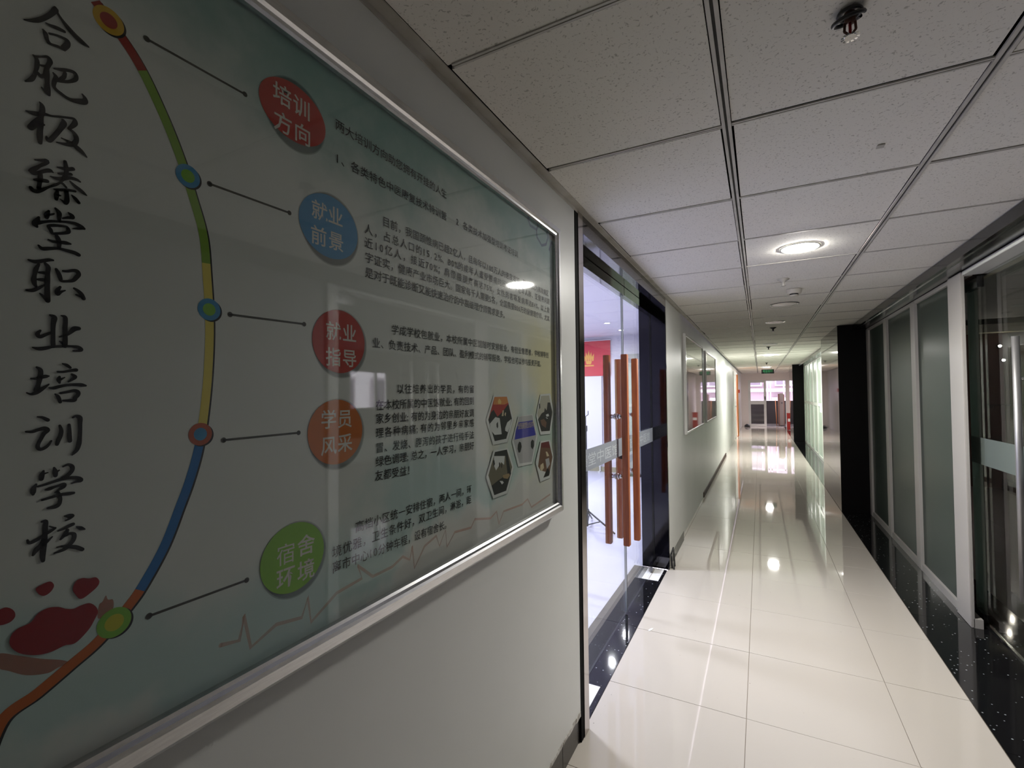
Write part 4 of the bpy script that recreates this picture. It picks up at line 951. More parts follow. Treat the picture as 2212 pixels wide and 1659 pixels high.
def catmull(P, sub=5, closed=False):
    out = []
    n = len(P)
    rng = n if closed else n - 1
    for i in range(rng):
        p0 = P[(i - 1) % n] if (closed or i > 0) else P[i]
        p1, p2 = P[i % n], P[(i + 1) % n]
        p3 = P[(i + 2) % n] if (closed or i + 2 < n) else p2
        for k in range(sub):
            t = k / sub
            out.append(tuple(.5 * ((2 * b_) + (-a + c) * t + (2 * a - 5 * b_ + 4 * c - d) * t * t + (-a + 3 * b_ - 3 * c + d) * t ** 3) for a, b_, c, d in zip(p0, p1, p2, p3)))
    if not closed:
        out.append(tuple(P[-1]))
    return out


def stroke(g, pts, x, cap=True):
    """pts of (y, z, half width): one brush stroke as a strip"""
    n0 = len(g.v)
    m = len(pts)
    for i in range(m):
        a = pts[max(0, i - 1)]
        b_ = pts[min(m - 1, i + 1)]
        dy, dz = b_[0] - a[0], b_[1] - a[1]
        L = math.hypot(dy, dz) or 1
        ny, nz = -dz / L, dy / L
        y, z, h = pts[i]
        g.v.append((x, y + ny * h, z + nz * h))
        g.v.append((x, y - ny * h, z - nz * h))
    for i in range(m - 1):
        k = n0 + 2 * i
        g.f.append((k, k + 1, k + 3, k + 2))
    if cap:
        for (y, z, h) in (pts[0], pts[-1]):
            if h > .0006:
                k = len(g.v)
                g.v += [(x, y + h * math.cos(q * PI / 5), z + h * math.sin(q * PI / 5)) for q in range(10)]
                g.f.append(tuple(range(k, k + 10)))


def disc(g, y, z, ry, rz, x, seg=40):
    k = len(g.v)
    g.v += [(x, y + ry * math.cos(2 * PI * q / seg), z + rz * math.sin(2 * PI * q / seg)) for q in range(seg)]
    g.f.append(tuple(range(k, k + seg)))


# washes
x = lay()
g = MB()
stroke(g, [(a, b_, .0030) for a, b_ in EKG], x)
g.build('pulse_line', 'print_wash_orange', PB)
g = MB()
for P in MOL:
    stroke(g, [(a, b_, .005) for a, b_ in P], x)
g.build('molecule_lines', 'print_wash_purple', PB)
flat(MOLP, x, 'peach_patch', 'print_wash_peach')
for P in SM:
    flat(catmull(P, 4, True), lay(), 'hand_smudge', 'print_wash_brown')
# arc ribbon
arc = catmull(ARC + [(.165, 1.085)], 8)
x = lay()
g = MB()
stroke(g, [(a + .0022, b_ - .0012, .0056) for a, b_ in arc], x, False)
g.build('ribbon_shadow', 'print_ink', PB)
x = lay()
segs = [[], [], [], [], []]
for (a, b_), (c, d) in zip(arc[:-1], arc[1:]):
    mz = (b_ + d) / 2
    k = 0
    for i, lim in enumerate(ARCB):
        if mz < lim:
            k = i + 1
    if not segs[k]:
        segs[k].append((a, b_, .0056))
    segs[k].append((c, d, .0056))
for P, mt, lb in zip(segs, ('arc_red', 'arc_lime', 'arc_yellow', 'arc_blue', 'arc_orange'), ('red top length of the ribbon', 'green length of the ribbon', 'yellow length of the ribbon', 'blue length of the ribbon', 'orange bottom length of the ribbon')):
    g = MB()
    stroke(g, P, x, False)
    tag(g.build('ribbon', 'print_' + mt, PB), lb)
x = lay()
xs = lay()
xi = lay()
for (dy, dz), ring, core, r in zip(D, ('gold', 'sky', 'sky', 'rust', 'green'), ('arc_red', 'green', 'green', 'sky', 'lemon'), (.0150, .0150, .0150, .0150, .0165)):
    g = MB()
    disc(g, dy + .0022, dz - .0016, r, r, x)
    g.build('dot_shadow', 'print_ink', PB)
    g = MB()
    disc(g, dy, dz, r, r, xs)
    g.build('ribbon_dot', 'print_' + ring, PB)
    g = MB()
    disc(g, dy, dz, r * .56, r * .56, xi)
    g.build('dot_core', 'print_' + core, PB)
# connector lines
x = lay()
for (a, b_) in CON:
    g = MB()
    stroke(g, [(a[0], a[1], .0016), (b_[0], b_[1], .0016)], x)
    disc(g, a[0], a[1], .0038, .0038, x, 14)
    disc(g, b_[0], b_[1], .0038, .0038, x, 14)
    g.build('connector_line', 'print_inkgrey', PB)
# badges
for (cy, cz, ry, rz), (s, cc), mt in zip(B, BT, ('badge_red', 'badge_blue', 'badge_red', 'badge_orange', 'badge_green')):
    r = (ry + rz) / 2
    for q, rr in enumerate((1.07, 1.035)):
        g = MB()
        disc(g, cy + .003, cz - .004, r * rr, r * rr, lay(), 48)
        g.build('badge_shadow', 'print_shadow', PB)
    g = MB()
    disc(g, cy, cz, ry, rz, lay(), 56)
    bd = g.build('badge', 'print_' + mt, PB)
    g = MB()
    x = lay()
    for ch, (ty, tz) in zip(s, cc):
        v, f = text_mesh(ch, .012)
        n = len(g.v)
        g.v += [(x, ty + (a - .5) * .0345, tz + (b_ - .38) * .0345) for a, b_ in v]
        g.f += [tuple(n + k for k in ff) for ff in f]
    g.build('badge_lettering', 'print_letter', PB)
# red blobs of the seal
x = lay()
for P in BL:
    flat([(max(a, PY0 - .005), b_) for a, b_ in catmull(P, 5, True)], x, 'seal_blob', 'print_blob')
x = lay()
g = MB()
for L in TITLE:
    g = MB()
    for st in L:
        pts = [(a / 1000, b_ / 1000, h / 1000) for a, b_, h in st]
        if len(pts) > 2:
            pts = catmull(pts, 5)
        stroke(g, [(a, b_, abs(h)) for a, b_, h in pts], x)
    g.build('title_character', 'print_ink', PB)
# paragraphs
x = lay()
for s, (ya, za), (yb, zb), h in LN:
    # pitch from first to last glyph centre; latin letters and digits are half width
    def adv(ch):
        return .56 if ord(ch) < 256 and ch not in ' ' else (.35 if ch == ' ' else 1.)
    pos = []
    p = 0
    for ch in s:
        pos.append(p + adv(ch) / 2)
        p += adv(ch)
    k = (yb - ya) / (pos[-1] - pos[0])
    g = MB()
    for ch, q in zip(s, pos):
        if ch == ' ':
            continue
        v, f = text_mesh(ch, .006)
        cyy = ya + (q - pos[0]) * k
        czz = za + (zb - za) * (q - pos[0]) / (pos[-1] - pos[0])
        half = adv(ch) < .9
        off = .29 if half else .5
        kk = min(k, h * 1.12)
        n = len(g.v)
        g.v += [(x, cyy + (a - off) * kk, czz + (b_ - .38) * h * 1.06) for a, b_ in v]
        g.f += [tuple(n + t for t in ff) for ff in f]
    g.build('text_line', 'print_ink', PB)
# hexagon photographs
for out_, pieces in H:
    g = MB()
    g.poly([(lay(), a + .002, b_ - .003) for a, b_ in out_])
    g.v = [(g.v[0][0], b_, c) for a, b_, c in g.v]
    hp = g.build('photo_shadow', 'print_shadow', PB)
    xo = lay()
    ph = flat(out_, xo, 'hexagon_photo', 'print_white')
    for c, P in pieces:
        flat(P, lay(.000015), 'photo_patch', 'print_' + c)
text_obj('合肥极臻堂职业培训学校', lay(), 1.288, 1.338, .021, .0112, 'print_cream', PB, 'banner_lettering')
MB().box(-.6565, -.6545, PY0 - .005, PY1 + .005, PZ0 - .005, PZ1 + .005).build('cover_pane', 'cover_acrylic', PB)
# frame: mitred aluminium profile (offset outward, x)
prof = [(0, -.661), (0, -.650), (.004, -.646), (.010, -.645), (.014, -.640), (.032, -.642), (.041, -.651), (.043, -.668), (.043, -.6845)]


def frame_rails(parent, y0, y1, z0, z1, prof, mat, sc=1.):
    c = [(y0, z0, -1, -1), (y1, z0, 1, -1), (y1, z1, 1, 1), (y0, z1, -1, 1)]
    for i in range(4):
        a, b_ = c[i], c[(i + 1) % 4]
        g = MB()
        for (py_, pz_, sy, sz) in (a, b_):
            for o, xx in prof:
                g.v.append((xx, py_ + sy * o * sc, pz_ + sz * o * sc))
        m = len(prof)
        for j in range(m - 1):
            g.f.append((j, j + 1, m + j + 1, m + j))
        g.build('frame_rail', mat, parent)


frame_rails(PB, PY0, PY1, PZ0, PZ1, prof, 'brushed_alu')
tag(PB, 'large silver framed training school poster with coloured badges on the left wall', 'poster')

# two framed boards further along the wall


def framed_board(y0, y1, z0, z1, label):
    X0 = XF + .001
    fb = empty('framed_board', (XF, (y0 + y1) / 2, z0))
    w = .028
    box('backing', X0, X0 + .016, y0 + .01, y1 - .01, z0 + .01, z1 - .01, 'white_paint', fb)
    MB().poly([(X0 + .017, y0 + w * .8, z0 + w * .8), (X0 + .017, y1 - w * .8, z0 + w * .8), (X0 + .017, y1 - w * .8, z1 - w * .8), (X0 + .017, y0 + w * .8, z1 - w * .8)]).build('print_sheet', 'board_print', fb)
    MB().box(X0 + .019, X0 + .021, y0 + w * .8, y1 - w * .8, z0 + w * .8, z1 - w * .8).build('cover_pane', 'cover_acrylic', fb)
    pr = [(0, X0 + .018), (0, X0 + .024), (.005, X0 + .028), (.022, X0 + .028), (.028, X0 + .02), (.028, X0 + .001)]
    frame_rails(fb, y0 + w, y1 - w, z0 + w, z1 - w, pr, 'bright_frame')
    tag(fb, label, 'framed board', 'framed boards along the left wall')


plain('bright_frame', (.72, .72, .70), .25)
plain('satin_steel', (.36, .355, .36), .42, metal=.8)
mottled('board_print', (.34, .33, .30), (.42, .40, .36), 1.6, rough=.6)
framed_board(5.29, 7.02, 1.0, 2.08, 'silver framed glazed board nearest the glass doors, past the black door frame')
framed_board(7.42, 9.12, 1.0, 2.06, 'silver framed glazed board farther along, just before the bright bare wall')

# ------------------------------------------------------------------ right side: header, columns, glazing
hd = struct(box('trim_4', .99, 1.30, -2.3, 6.87, 2.178, 2.235, 'band_black'), 'black polished band under the ceiling over the right glazing')
box('header_band', .99, 1.30, 8.60, 15.95, 2.17, 2.235, 'band_black', hd)
box('lower_lip', 1.02, 1.05, -2.3, 6.87, 2.172, 2.178, 'dark_chrome', hd)

co = struct(box('wall_column', .838, 1.30, 6.87, 8.60, 0, 2.235, 'column_granite'), 'black polished granite column on the right, nearer one')
box('front_slab', .8385, 1.20, 6.862, 6.869, .001, 2.234, 'column_face', co)
co2 = struct(box('wall_column_far', .838, 1.30, 15.95, 17.6, 0, 2.235, 'column_granite'), 'black polished granite column on the right, farther one')
box('front_slab', .8385, 1.20, 15.942, 15.949, .001, 2.234, 'column_face', co2)
wr = struct(box('wall_right', 1.13, 1.30, 17.6, 22.35, 0, 2.6, 'pink_plaster'), 'pale plaster wall at the far right')
box('wall_run', 1.218, 1.30, 6.87, 8.60, 2.2355, 2.6, 'pink_plaster', wr)


def glazing(root, y0, y1, mull, pane_mat, frame_mat, transom=None, w=.075):
    X0, X1 = 1.118, 1.165
    ys_ = sorted(mull)
    for m_ in ys_:
        box('mullion', X0, X1, m_ - w / 2, m_ + w / 2, .0, 2.165, frame_mat, root, bevel=.002)
    box('bottom_rail', X0 + .004, X1, y0, y1, .0, .055, frame_mat, root)
    box('top_rail', X0 + .004, X1, y0, y1, 2.146, 2.174, frame_mat, root)
    for a, b_ in zip(ys_[:-1], ys_[1:]):
        zs = [(.055, 2.146)]
        if transom:
            box('transom', X0 + .003, X1, a + w / 2, b_ - w / 2, transom, transom + .07, frame_mat, root)
            zs = [(.055, transom), (transom + .07, 2.146)]
        for za, zb in zs:
            box('frosted_pane', 1.138, 1.146, a + w / 2 + .001, b_ - w / 2 - .001, za + .001, zb - .001, pane_mat, root)


w1 = struct(empty('window_1', (1.14, 5.5, 0)), 'dark frosted glass partition with white posts on the near right')
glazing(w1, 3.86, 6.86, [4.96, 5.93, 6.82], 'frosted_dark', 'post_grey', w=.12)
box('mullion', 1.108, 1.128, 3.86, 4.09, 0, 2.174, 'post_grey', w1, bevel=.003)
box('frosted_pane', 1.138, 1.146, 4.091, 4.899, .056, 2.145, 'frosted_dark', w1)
w3 = struct(box('wall_unseen_side', 1.13, 1.215, -2.3, 2.10, 0, 2.174, 'grey_panel'), 'unseen wall beside the viewer, kept plain and dark to weaken poster reflections')  # out of view; plain and dark to cut poster reflections and bounce light
box('door_side_post', 1.11, 1.15, 2.10, 2.185, 0, 2.174, 'white_alu', w3, bevel=.002)
w2 = struct(empty('window_2', (1.14, 12, 0)), 'bright frosted glass partition between the two black columns')
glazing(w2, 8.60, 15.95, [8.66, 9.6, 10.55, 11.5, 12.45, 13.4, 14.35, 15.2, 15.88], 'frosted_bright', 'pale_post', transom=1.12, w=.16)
pp = MB().box(1.128, 1.1365, 11.66, 12.02, 1.0, 1.19).build('paper_notice', 'paper')
tag(pp, 'white paper notice stuck on the bright frosted glass', 'notice')

# glass door on the right
d2 = struct(empty('door_2', (1.205, 3.5, 0)), 'frameless glass door with a steel pull handle on the near right')
XR = 1.205
for (a, b_, hs) in ((3.03, 4.075, 3.30), (2.19, 3.02, 2.95)):
    lf = empty('glass_leaf', (XR, (a + b_) / 2, .01))
    link_to(lf, d2)
    box('glass_pane', XR - .006, XR + .006, a, b_, .012, 2.145, 'clear_glass', lf)
    box('frosted_band', XR - .0072, XR - .0063, a, b_, .985, 1.15, 'frosted_mid', lf)
    box('floor_patch', XR - .014, XR + .014, (b_ - .13) if hs > 3 else a, b_ if hs > 3 else a + .13, .012, .06, 'dark_chrome', lf, bevel=.002)
    box('top_patch', XR - .016, XR + .016, (b_ - .20) if hs > 3 else a, b_ if hs > 3 else a + .20, 2.075, 2.146, 'dark_chrome', lf, bevel=.002)
    for sx in (-1, 1):
        MB().tube((XR + sx * .055, hs, .38), (XR + sx * .055, hs, 1.715), .0155).build('pull_handle', 'satin_steel', lf, smooth=True)
        for zz in (.62, 1.5):
            MB().tube((XR + sx * .006, hs, zz), (XR + sx * .045, hs, zz), .009).build('handle_mount', 'chrome', lf, smooth=True)
box('door_header', 1.115, 1.235, 2.19, 3.858, 2.150, 2.174, 'white_alu', d2, bevel=.002)
box('header_lip', 1.24, 1.27, 2.19, 4.10, 2.145, 2.172, 'yellowish', d2)
tag(box('door_post', 1.232, 1.247, 4.06, 4.19, 0, 2.12, 'pale_post', d2, bevel=.003), 'pale green post behind the glass')
box('floor_channel', XR - .004, XR + .012, 2.19, 4.075, .0, .010, 'chrome', d2)

# ------------------------------------------------------------------ dark room on the right
rf = struct(box('floor_showroom', 1.216, 6.0, -2.3, 9.5, -.10, -.004, 'grout'), 'polished floor of the dark room on the right')
box('granite_strip', 1.216, 1.42, -2.3, 9.5, -.02, 0, 'black_granite', rf)
xx = 1.421
while xx < 6.0:
    yy = -2.25
    while yy < 9.4:
        box('floor_tile', xx + .001, min(xx + .8, 6.0) - .001, yy + .001, min(yy + .8, 9.5) - .001, -.02, 0, 'porcelain', rf)
        yy += .8
    xx += .8
rw = struct(box('wall_showroom', 1.22, 6.1, 9.5, 9.6, 0, 2.6, 'brown_panel'), 'dark brown glossy panelled wall of the room on the right')
for i in range(6):
    box('wall_panel', 1.24 + i * .8, 1.24 + i * .8 + .79, 9.484, 9.499, .12, 2.22, 'brown_panel', rw, bevel=.002)
box('bulkhead', 1.22, 6.0, 9.30, 9.5, 2.28, 2.40, 'yellowish', rw)
box('side_wall', 6.0, 6.1, -2.3, 6.85, 0, 2.6, 'brown_panel', rw)
box('side_wall', 6.0, 6.1, 8.0, 9.6, 0, 2.6, 'brown_panel', rw)
box('side_wall', 6.0, 6.1, 6.85, 8.0, 0, 1.2, 'brown_panel', rw)
box('side_wall', 6.0, 6.1, 6.85, 8.0, 1.95, 2.6, 'brown_panel', rw)
box('back_wall', 1.22, 6.1, -2.4, -2.3, 0, 2.6, 'brown_panel', rw)
box('kerb', 3.05, 3.15, 6.6, 9.3, 0, .16, 'dark_plastic', rw)
box('corridor_side', 1.22, 1.30, 6.87, 9.5, 0, 2.6, 'brown_panel', rw)
rc = struct(box('ceiling_showroom', 1.30, 6.1, -2.3, 9.5, 2.40, 2.5, 'olive_ceiling'), 'dim ceiling of the room on the right')
w4 = struct(empty('window_4', (6.0, 6.2, 1.2)), 'window of the dark room on the right')
for yy in (6.85, 7.60, 7.94):
    box('window_frame', 6.01, 6.06, yy, yy + .06, 1.2, 1.95, 'white_alu', w4)
box('window_sill', 5.96, 6.08, 6.85, 8.0, 1.17, 1.2, 'white_alu', w4)
box('window_glass', 6.03, 6.036, 6.85, 8.0, 1.2, 1.95, 'outer_glass', w4)
for (lx, lz, lb) in ((3.13, 2.085, 'small bright lamp on the dark brown wall of the right room, upper one'), (3.165, 1.875, 'small bright lamp on the dark brown wall of the right room, lower one')):
    o = empty('wall_lamp', (lx, 9.46, lz))
    MB().tube((lx, 9.483, lz), (lx, 9.462, lz), .03).build('lamp_body', 'dark_chrome', o, smooth=True)
    MB().tube((lx, 9.4618, lz), (lx, 9.458, lz), .018).build('lens', 'tiny_lit', o)
    tag(o, lb, 'lamp')
sb = empty('shelf_board', (3.2, 9.4, 1.2))
box('shelf', 2.95, 3.45, 9.33, 9.483, 1.215, 1.228, 'chrome', sb)
box('bracket', 3.0, 3.01, 9.36, 9.483, 1.17, 1.214, 'chrome', sb)
box('bracket', 3.38, 3.39, 9.36, 9.483, 1.17, 1.214, 'chrome', sb)
tag(sb, 'thin bright metal shelf on the brown wall of the right room', 'shelf')

# office behind the bright frosted glass
ow = struct(box('wall_office', 4.6, 4.7, 9.6, 17.6, 0, 2.6, 'white_paint'), 'white wall of the office behind the bright frosted glass')
box('side_wall', 1.30, 4.7, 9.6, 9.66, 0, 2.6, 'white_paint', ow)
box('side_wall', 1.30, 4.7, 17.5, 17.6, 0, 2.6, 'white_paint', ow)
box('office_ceiling', 1.18, 4.7, 8.6, 17.6, 2.40, 2.5, 'white_paint', ow)
box('office_floor', 1.216, 4.7, 9.6, 17.6, -.1, 0, 'porcelain', ow)

# ------------------------------------------------------------------ ends of the corridor
wbk = struct(box('wall_back', -.9, 1.30, -2.42, -2.3, 0, 2.6, 'wall_paint'), 'wall behind the viewer')
we = struct(box('wall_end', -.86, -.45, 22.35, 22.5, 0, 2.6, 'pink_plaster'), 'pale end wall with the aluminium doors')
box('end_pier', .95, 1.30, 22.35, 22.5, 0, 2.6, 'pink_plaster', we)
box('over_door', -.45, .95, 22.35, 22.5, 1.95, 2.6, 'pink_plaster', we)
d3 = struct(empty('door_3', (.25, 22.38, 0)), 'white aluminium double door at the far end, right leaf open')
YE = 22.38
box('door_frame', -.45, -.41, YE, YE + .06, 0, 1.95, 'white_alu', d3)
box('door_frame', .92, .95, YE, YE + .06, 0, 1.95, 'white_alu', d3)
box('door_frame', -.41, .92, YE, YE + .06, 1.90, 1.95, 'white_alu', d3)
lf = empty('door_leaf', (-.14, YE, 0))
link_to(lf, d3)
box('stile', -.41, -.36, YE, YE + .045, 0.01, 1.90, 'white_alu', lf)
box('stile', .13, .22, YE, YE + .045, 0.01, 1.90, 'white_alu', lf)
box('rail', -.36, .13, YE, YE + .045, 1.84, 1.90, 'white_alu', lf)
box('rail', -.36, .13, YE, YE + .045, .93, 1.07, 'white_alu', lf)
box('rail', -.36, .13, YE, YE + .045, .01, .09, 'white_alu', lf)
box('glass_pane', -.36, .13, YE + .02, YE + .026, 1.07, 1.84, 'outer_glass', lf)
box('glass_pane', -.36, .13, YE + .02, YE + .026, .09, .93, 'outer_glass', lf)
box('door_handle', .155, .19, YE - .03, YE - .001, 1.12, 1.26, 'dark_plastic', lf)
# balcony beyond
bf = struct(box('floor_balcony', -3, 4, 22.5, 26.0, -.1, 0, 'balcony_floor'), 'balcony floor beyond the end doors')
pw = struct(box('wall_parapet', -3, 4, 24.6, 24.75, 0, 1.04, 'parapet'), 'dark parapet beyond the end doors')
box('coping', -3, 4, 24.57, 24.78, 1.04, 1.065, 'facade_white', pw)
cb = empty('leaning_cupboard', (.78, 23.2, 0))
box('side', .66, .72, 23.0, 23.4, 0, 1.36, 'brown_panel', cb)
box('front', .72, .86, 23.0, 23.38, .02, 1.38, 'cabinet_beige', cb)
box('side', .86, .90, 23.0, 23.4, 0, 1.34, 'brown_panel', cb)
box('keyhole_plate', .78, .83, 22.985, 22.999, .95, 1.0, 'dark_plastic', cb)
tag(cb, 'tall brown and beige cupboard standing outside the open right door', 'cupboard')
bp_ = MB().tube((.60, 23.05, 0.0), (.57, 23.05, 1.10), .012).build('wooden_pole', 'orange_wood', smooth=True)
tag(bp_, 'orange wooden pole leaning beside the brown cupboard outside', 'pole')
# white frames of the balcony glazing
bg = struct(empty('window_5', (.5, 24.6, 1.07)), 'white framed balcony glazing beyond the end doors')
for xx in (-2.6, -1.4, -.62, .30, .42, .95, 1.5, 2.6):
    box('window_post', xx - .025, xx + .025, 24.62, 24.68, 1.066, 2.3, 'facade_white', bg)
box('window_head', -3, 4, 24.62, 24.68, 2.06, 2.13, 'facade_white', bg)
# building across
bl_ = empty('building', (0, 33, -6))
box('wall', -9, 12, 33, 34, -6, 9, 'facade', bl_)
for i in range(9):
    for j in range(3):
        bx = -8 + i * 2.2
        bz = -1.2 + j * 3.0
        fr = box('window_frame', bx, bx + 1.5, 32.93, 33.0, bz, bz + 1.7, 'facade_white', bl_)
        box('pane', bx + .08, bx + .72, 32.92, 32.935, bz + .08, bz + 1.62, 'facade_dark', bl_)
        box('pane', bx + .78, bx + 1.42, 32.92, 32.935, bz + .08, bz + 1.62, 'facade_dark', bl_)
for j in range(3):
    box('ledge', -9, 12, 32.7, 33.0, -1.55 + j * 3.0, -1.35 + j * 3.0, 'facade_white', bl_)
for (bx, bz) in ((.62, .55), (-2.2, .5), (3.6, 3.4)):
    box('air_conditioner', bx, bx + .8, 32.5, 32.95, bz, bz + .55, 'facade_white', bl_)
tag(bl_, 'pale pinkish building with windows seen beyond the end doors', 'building')
b2_ = empty('neighbour_building', (15, 8, -6))
box('wall', 15, 16, 2, 30, -6, 7, 'facade_pale', b2_)
for i in range(8):
    box('window_frame', 14.93, 15.0, 7 + i * 2.4, 8.4 + i * 2.4, .8, 2.3, 'facade_white', b2_)
    box('pane', 14.92, 14.935, 7.1 + i * 2.4, 8.3 + i * 2.4, .9, 2.2, 'facade_dark', b2_)
tag(b2_, 'pale building seen mirrored in the poster glass through the right room window', 'building')

# doors far along the left wall
d4 = struct(empty('door_4', (XF, 16.2, 0)), 'pale closed door in the far left wall')
box('door_frame', XF - .01, XF + .02, 15.70, 15.78, 0, 2.08, 'white_paint', d4)
box('door_frame', XF - .01, XF + .02, 16.72, 16.80, 0, 2.08, 'white_paint', d4)
box('door_frame', XF - .01, XF + .02, 15.78, 16.72, 2.0, 2.08, 'white_paint', d4)
box('door_panel', XF - .009, XF + .008, 15.78, 16.72, .01, 2.0, 'pale_post', d4)
box('door_handle', XF + .009, XF + .05, 16.60, 16.64, .98, 1.02, 'chrome', d4)
d5 = struct(empty('door_5', (XF, 17.0, 0)), 'orange wooden door standing ajar in the far left wall')
box('door_frame', XF - .02, XF + .03, 16.90, 16.96, 0, 2.10, 'white_paint', d5)
box('door_frame', XF - .02, XF + .03, 17.90, 17.96, 0, 2.10, 'white_paint', d5)
box('door_frame', XF - .02, XF + .03, 16.96, 17.90, 2.04, 2.10, 'white_paint', d5)
g = MB()
a = Vector((XF - .02, 17.89, 0))
dr = Vector((.07, -.89, 0))
nn = Vector((.88, .17, 0)).normalized() * .04
g.v = [tuple(p + Vector((0, 0, z))) for z in (.02, 2.02) for p in (a, a + dr, a + dr + nn, a + nn)]
g.f = [(0, 3, 2, 1), (4, 5, 6, 7), (0, 1, 5, 4), (1, 2, 6, 5), (2, 3, 7, 6), (3, 0, 4, 7)]
g.build('door_leaf', 'orange_wood', d5)
box('closet_back', -1.6, -.87, 16.9, 16.96, 0, 2.3, 'pink_plaster', d5)
box('closet_back', -1.6, -.87, 17.9, 17.96, 0, 2.3, 'pink_plaster', d5)
box('closet_back', -1.66, -1.6, 16.9, 17.96, 0, 2.3, 'pink_plaster', d5)
fa = box('alarm_box', XF + .001, XF + .05, 19.4, 19.52, 1.42, 1.54, 'red_metal')
tag(fa, 'small red alarm box on the far left wall past the orange door', 'alarm box')

# fire extinguisher cabinet
ec = empty('extinguisher_cabinet', (.965, 20.5, 0))
box('cabinet_body', .87, 1.06, 20.40, 20.62, .02, .62, 'red_metal', ec, bevel=.006)
box('lid', .86, 1.07, 20.39, 20.63, .62, .645, 'red_metal', ec, bevel=.004)
box('label_plate', .895, 1.04, 20.392, 20.399, .33, .44, 'paper', ec)
box('foot', .88, .91, 20.41, 20.45, 0, .02, 'red_metal', ec)
box('foot', 1.02, 1.05, 20.41, 20.45, 0, .02, 'red_metal', ec)
tag(ec, 'red floor-standing fire extinguisher box with a white label near the end doors', 'fire extinguisher box')
# dark bundle in the far left corner
sk = MB().lathe((-.50, 22.05, 0), [(.001, 0), (.10, 0), (.12, .03), (.10, .07), (.05, .11), (.001, .12)], 16).build('dark_bundle', 'dark_plastic', smooth=True)
tag(sk, 'low dark bundle on the floor in the far left corner beside the end doors', 'bundle')

# exit sign
ex = empty('exit_sign', (.222, 16.9, 2.02))
box('sign_body', .048, .398, 16.89, 16.93, 2.022, 2.155, 'exit_body', ex, bevel=.003)
for q in (.12, .33):
    MB().tube((q, 16.91, 2.155), (q, 16.91, HC - .001), .004).build('hanger_rod', 'chrome', ex)


def text_xz(s, y, x0, z0, h, adv, mat, parent, name):
    g = MB()
    for i, ch in enumerate(s):
        v, f = text_mesh(ch)
        n = len(g.v)
        g.v += [(x0 + (i + a) * adv, y, z0 + b_ * h + .08 * h) for a, b_ in v]
        g.f += [tuple(n + k for k in ff) for ff in f]
    return g.build(name, mat, parent)


text_xz('安全出口', 16.8885, .085, 2.076, .062, .068, 'exit_green', ex, 'sign_lettering')
text_xz('EXIT', 16.8885, .13, 2.035, .036, .040, 'exit_green', ex, 'sign_lettering')
tag(ex, 'green lit exit sign hanging from the ceiling near the far end', 'exit sign')

# ------------------------------------------------------------------ ceiling fittings


def downlight(x, y, state, label, r=.088):
    o = empty('downlight', (x, y, HC))
    z = HC
    MB().lathe((x, y, z), [(r + .018, .0), (r + .017, -.003), (r + .010, -.004), (r + .003, -.003), (r, .001)], 40).build('trim_ring', 'white_paint' if state else ('dark_chrome' if state is None else 'chrome'), o, smooth=True)
    MB().lathe((x, y, z), ([(r * 1.10, -.0035), (r * 1.05, -.0065), (r * .8, -.009), (.0005, -.010)] if state in (1, 2) else [(r, -.0035), (.0005, -.0045)]), 40).build('lens', {1: 'lens_lit', 2: 'lens_far'}.get(state, 'lens_unlit'), o)
    tag(o, label, 'ceiling light', 'round downlights along the corridor ceiling')


downlight(.21, 3.034, 1, 'brightly lit round downlight nearest the viewer', .080)
downlight(.21, 4.93, None, 'unlit round downlight with a dark rim behind the smoke detector', .10)
downlight(.17, 6.15, 0, 'unlit round downlight with a shiny rim just beyond the dark-rimmed one', .085)
downlight(.165, 8.95, 0, 'unlit round downlight with a shiny rim, farther of the two')
downlight(.183, 11.57, 2, 'lit round downlight in front of the exit sign')
downlight(.198, 17.14, 2, 'lit round downlight just beyond the exit sign')


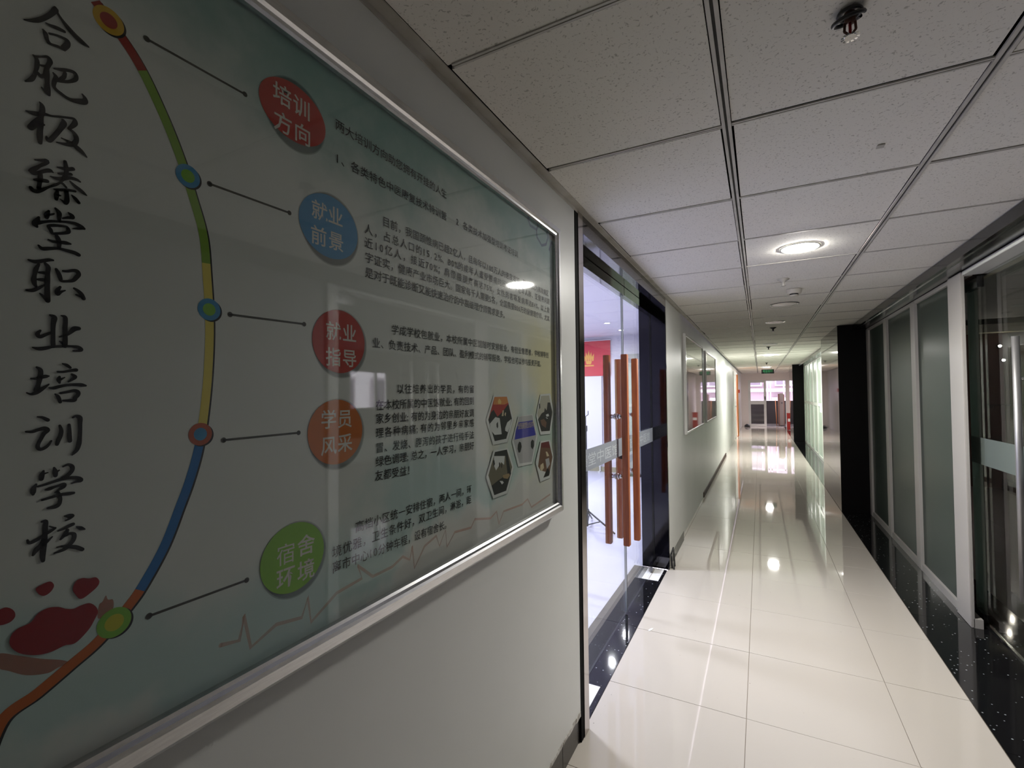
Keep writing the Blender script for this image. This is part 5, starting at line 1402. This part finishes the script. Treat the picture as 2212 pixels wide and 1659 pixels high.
def sprinkler(x, y, label, mat='dark_chrome', big=False):
    o = empty('sprinkler', (x, y, HC))
    if big:
        MB().torus((x - .002, y + .002, HC - .012), .027, .0045, (.30, -.18, 0), a0=.5, a1=6.0).build('escutcheon_ring', 'dark_plastic', o, smooth=True)
        MB().torus((x, y, HC - .003), .020, .004).build('escutcheon_ring', 'dark_plastic', o, smooth=True)
        MB().tube((x, y, HC - .001), (x, y, HC - .022), .010).build('body', 'rusty_metal', o, smooth=True)
        for s in (-1, 1):
            MB().tube((x + s * .009, y, HC - .020), (x + s * .010, y, HC - .038), .0025).tube((x + s * .010, y, HC - .038), (x, y, HC - .050), .0025).build('frame_arm', 'rusty_metal', o)
        MB().tube((x, y, HC - .022), (x, y, HC - .046), .0028).build('glass_bulb', 'red_metal', o, smooth=True)
        g = MB()
        for k in range(12):
            a0 = k * PI / 6
            a1 = a0 + PI / 6 * .62
            g.poly([(x, y, HC - .051), (x + .017 * math.cos(a0), y + .017 * math.sin(a0), HC - .053), (x + .017 * math.cos(a1), y + .017 * math.sin(a1), HC - .053)])
        g.lathe((x, y, HC - .052), [(.0005, 0), (.011, 0), (.011, -.0015), (.0005, -.0015)], 16)
        g.build('deflector', 'chrome', o)
    else:
        MB().lathe((x, y, HC), [(.038, 0), (.036, -.004), (.012, -.018), (.009, -.03), (.009, -.045)], 24).build('escutcheon', mat, o, smooth=True)
        MB().lathe((x, y, HC - .045), [(.0005, .0), (.016, 0), (.016, -.003), (.0005, -.003)], 16).build('deflector', mat, o)
    tag(o, label, 'sprinkler', 'fire sprinklers along the corridor ceiling')


mottled('rusty_metal', (.055, .022, .014), (.12, .05, .035), 60, rough=.5, metal=.4)
sprinkler(.182, 1.195, 'black and rusty fire sprinkler with a loose ring, nearest on the ceiling', big=True)
sprinkler(.16, 3.83, 'pale grey fire sprinkler just past the bright downlight', 'grey_plastic')
sprinkler(.156, 6.65, 'dark fire sprinkler past the unlit downlights, middle of the corridor')
sprinkler(.145, 9.45, 'dark fire sprinkler just before the farther lit downlight')
sprinkler(.17, 14.6, 'small dark fire sprinkler between the two farthest lit downlights')
sd = empty('smoke_detector', (.248, 4.26, HC))
MB().lathe((.248, 4.26, HC), [(.054, 0), (.054, -.012), (.048, -.034)], 30).build('base', 'white_plastic', sd, smooth=True)
MB().lathe((.248, 4.26, HC), [(.030, -.034), (.030, -.044)], 30).build('sensor_slots', 'dark_plastic', sd, smooth=True)
MB().lathe((.248, 4.26, HC), [(.048, -.034), (.0005, -.034)], 30).build('base_plate', 'white_plastic', sd)
MB().lathe((.248, 4.26, HC), [(.032, -.044), (.032, -.048), (.0005, -.050)], 30).build('cap', 'white_plastic', sd, smooth=True)
tag(sd, 'pale smoke detector on the ceiling behind the bright downlight', 'smoke detector')
tag(MB().box(.352, .372, 1.890, 1.915, HC - .002, HC + .0012).build('ceiling_chip', 'grey_plastic'), 'small dark chip mark on a ceiling tile behind the near sprinkler', 'mark')

# tidy helper props
for o in bpy.data.objects:
    if '_org' in o:
        del o['_org']
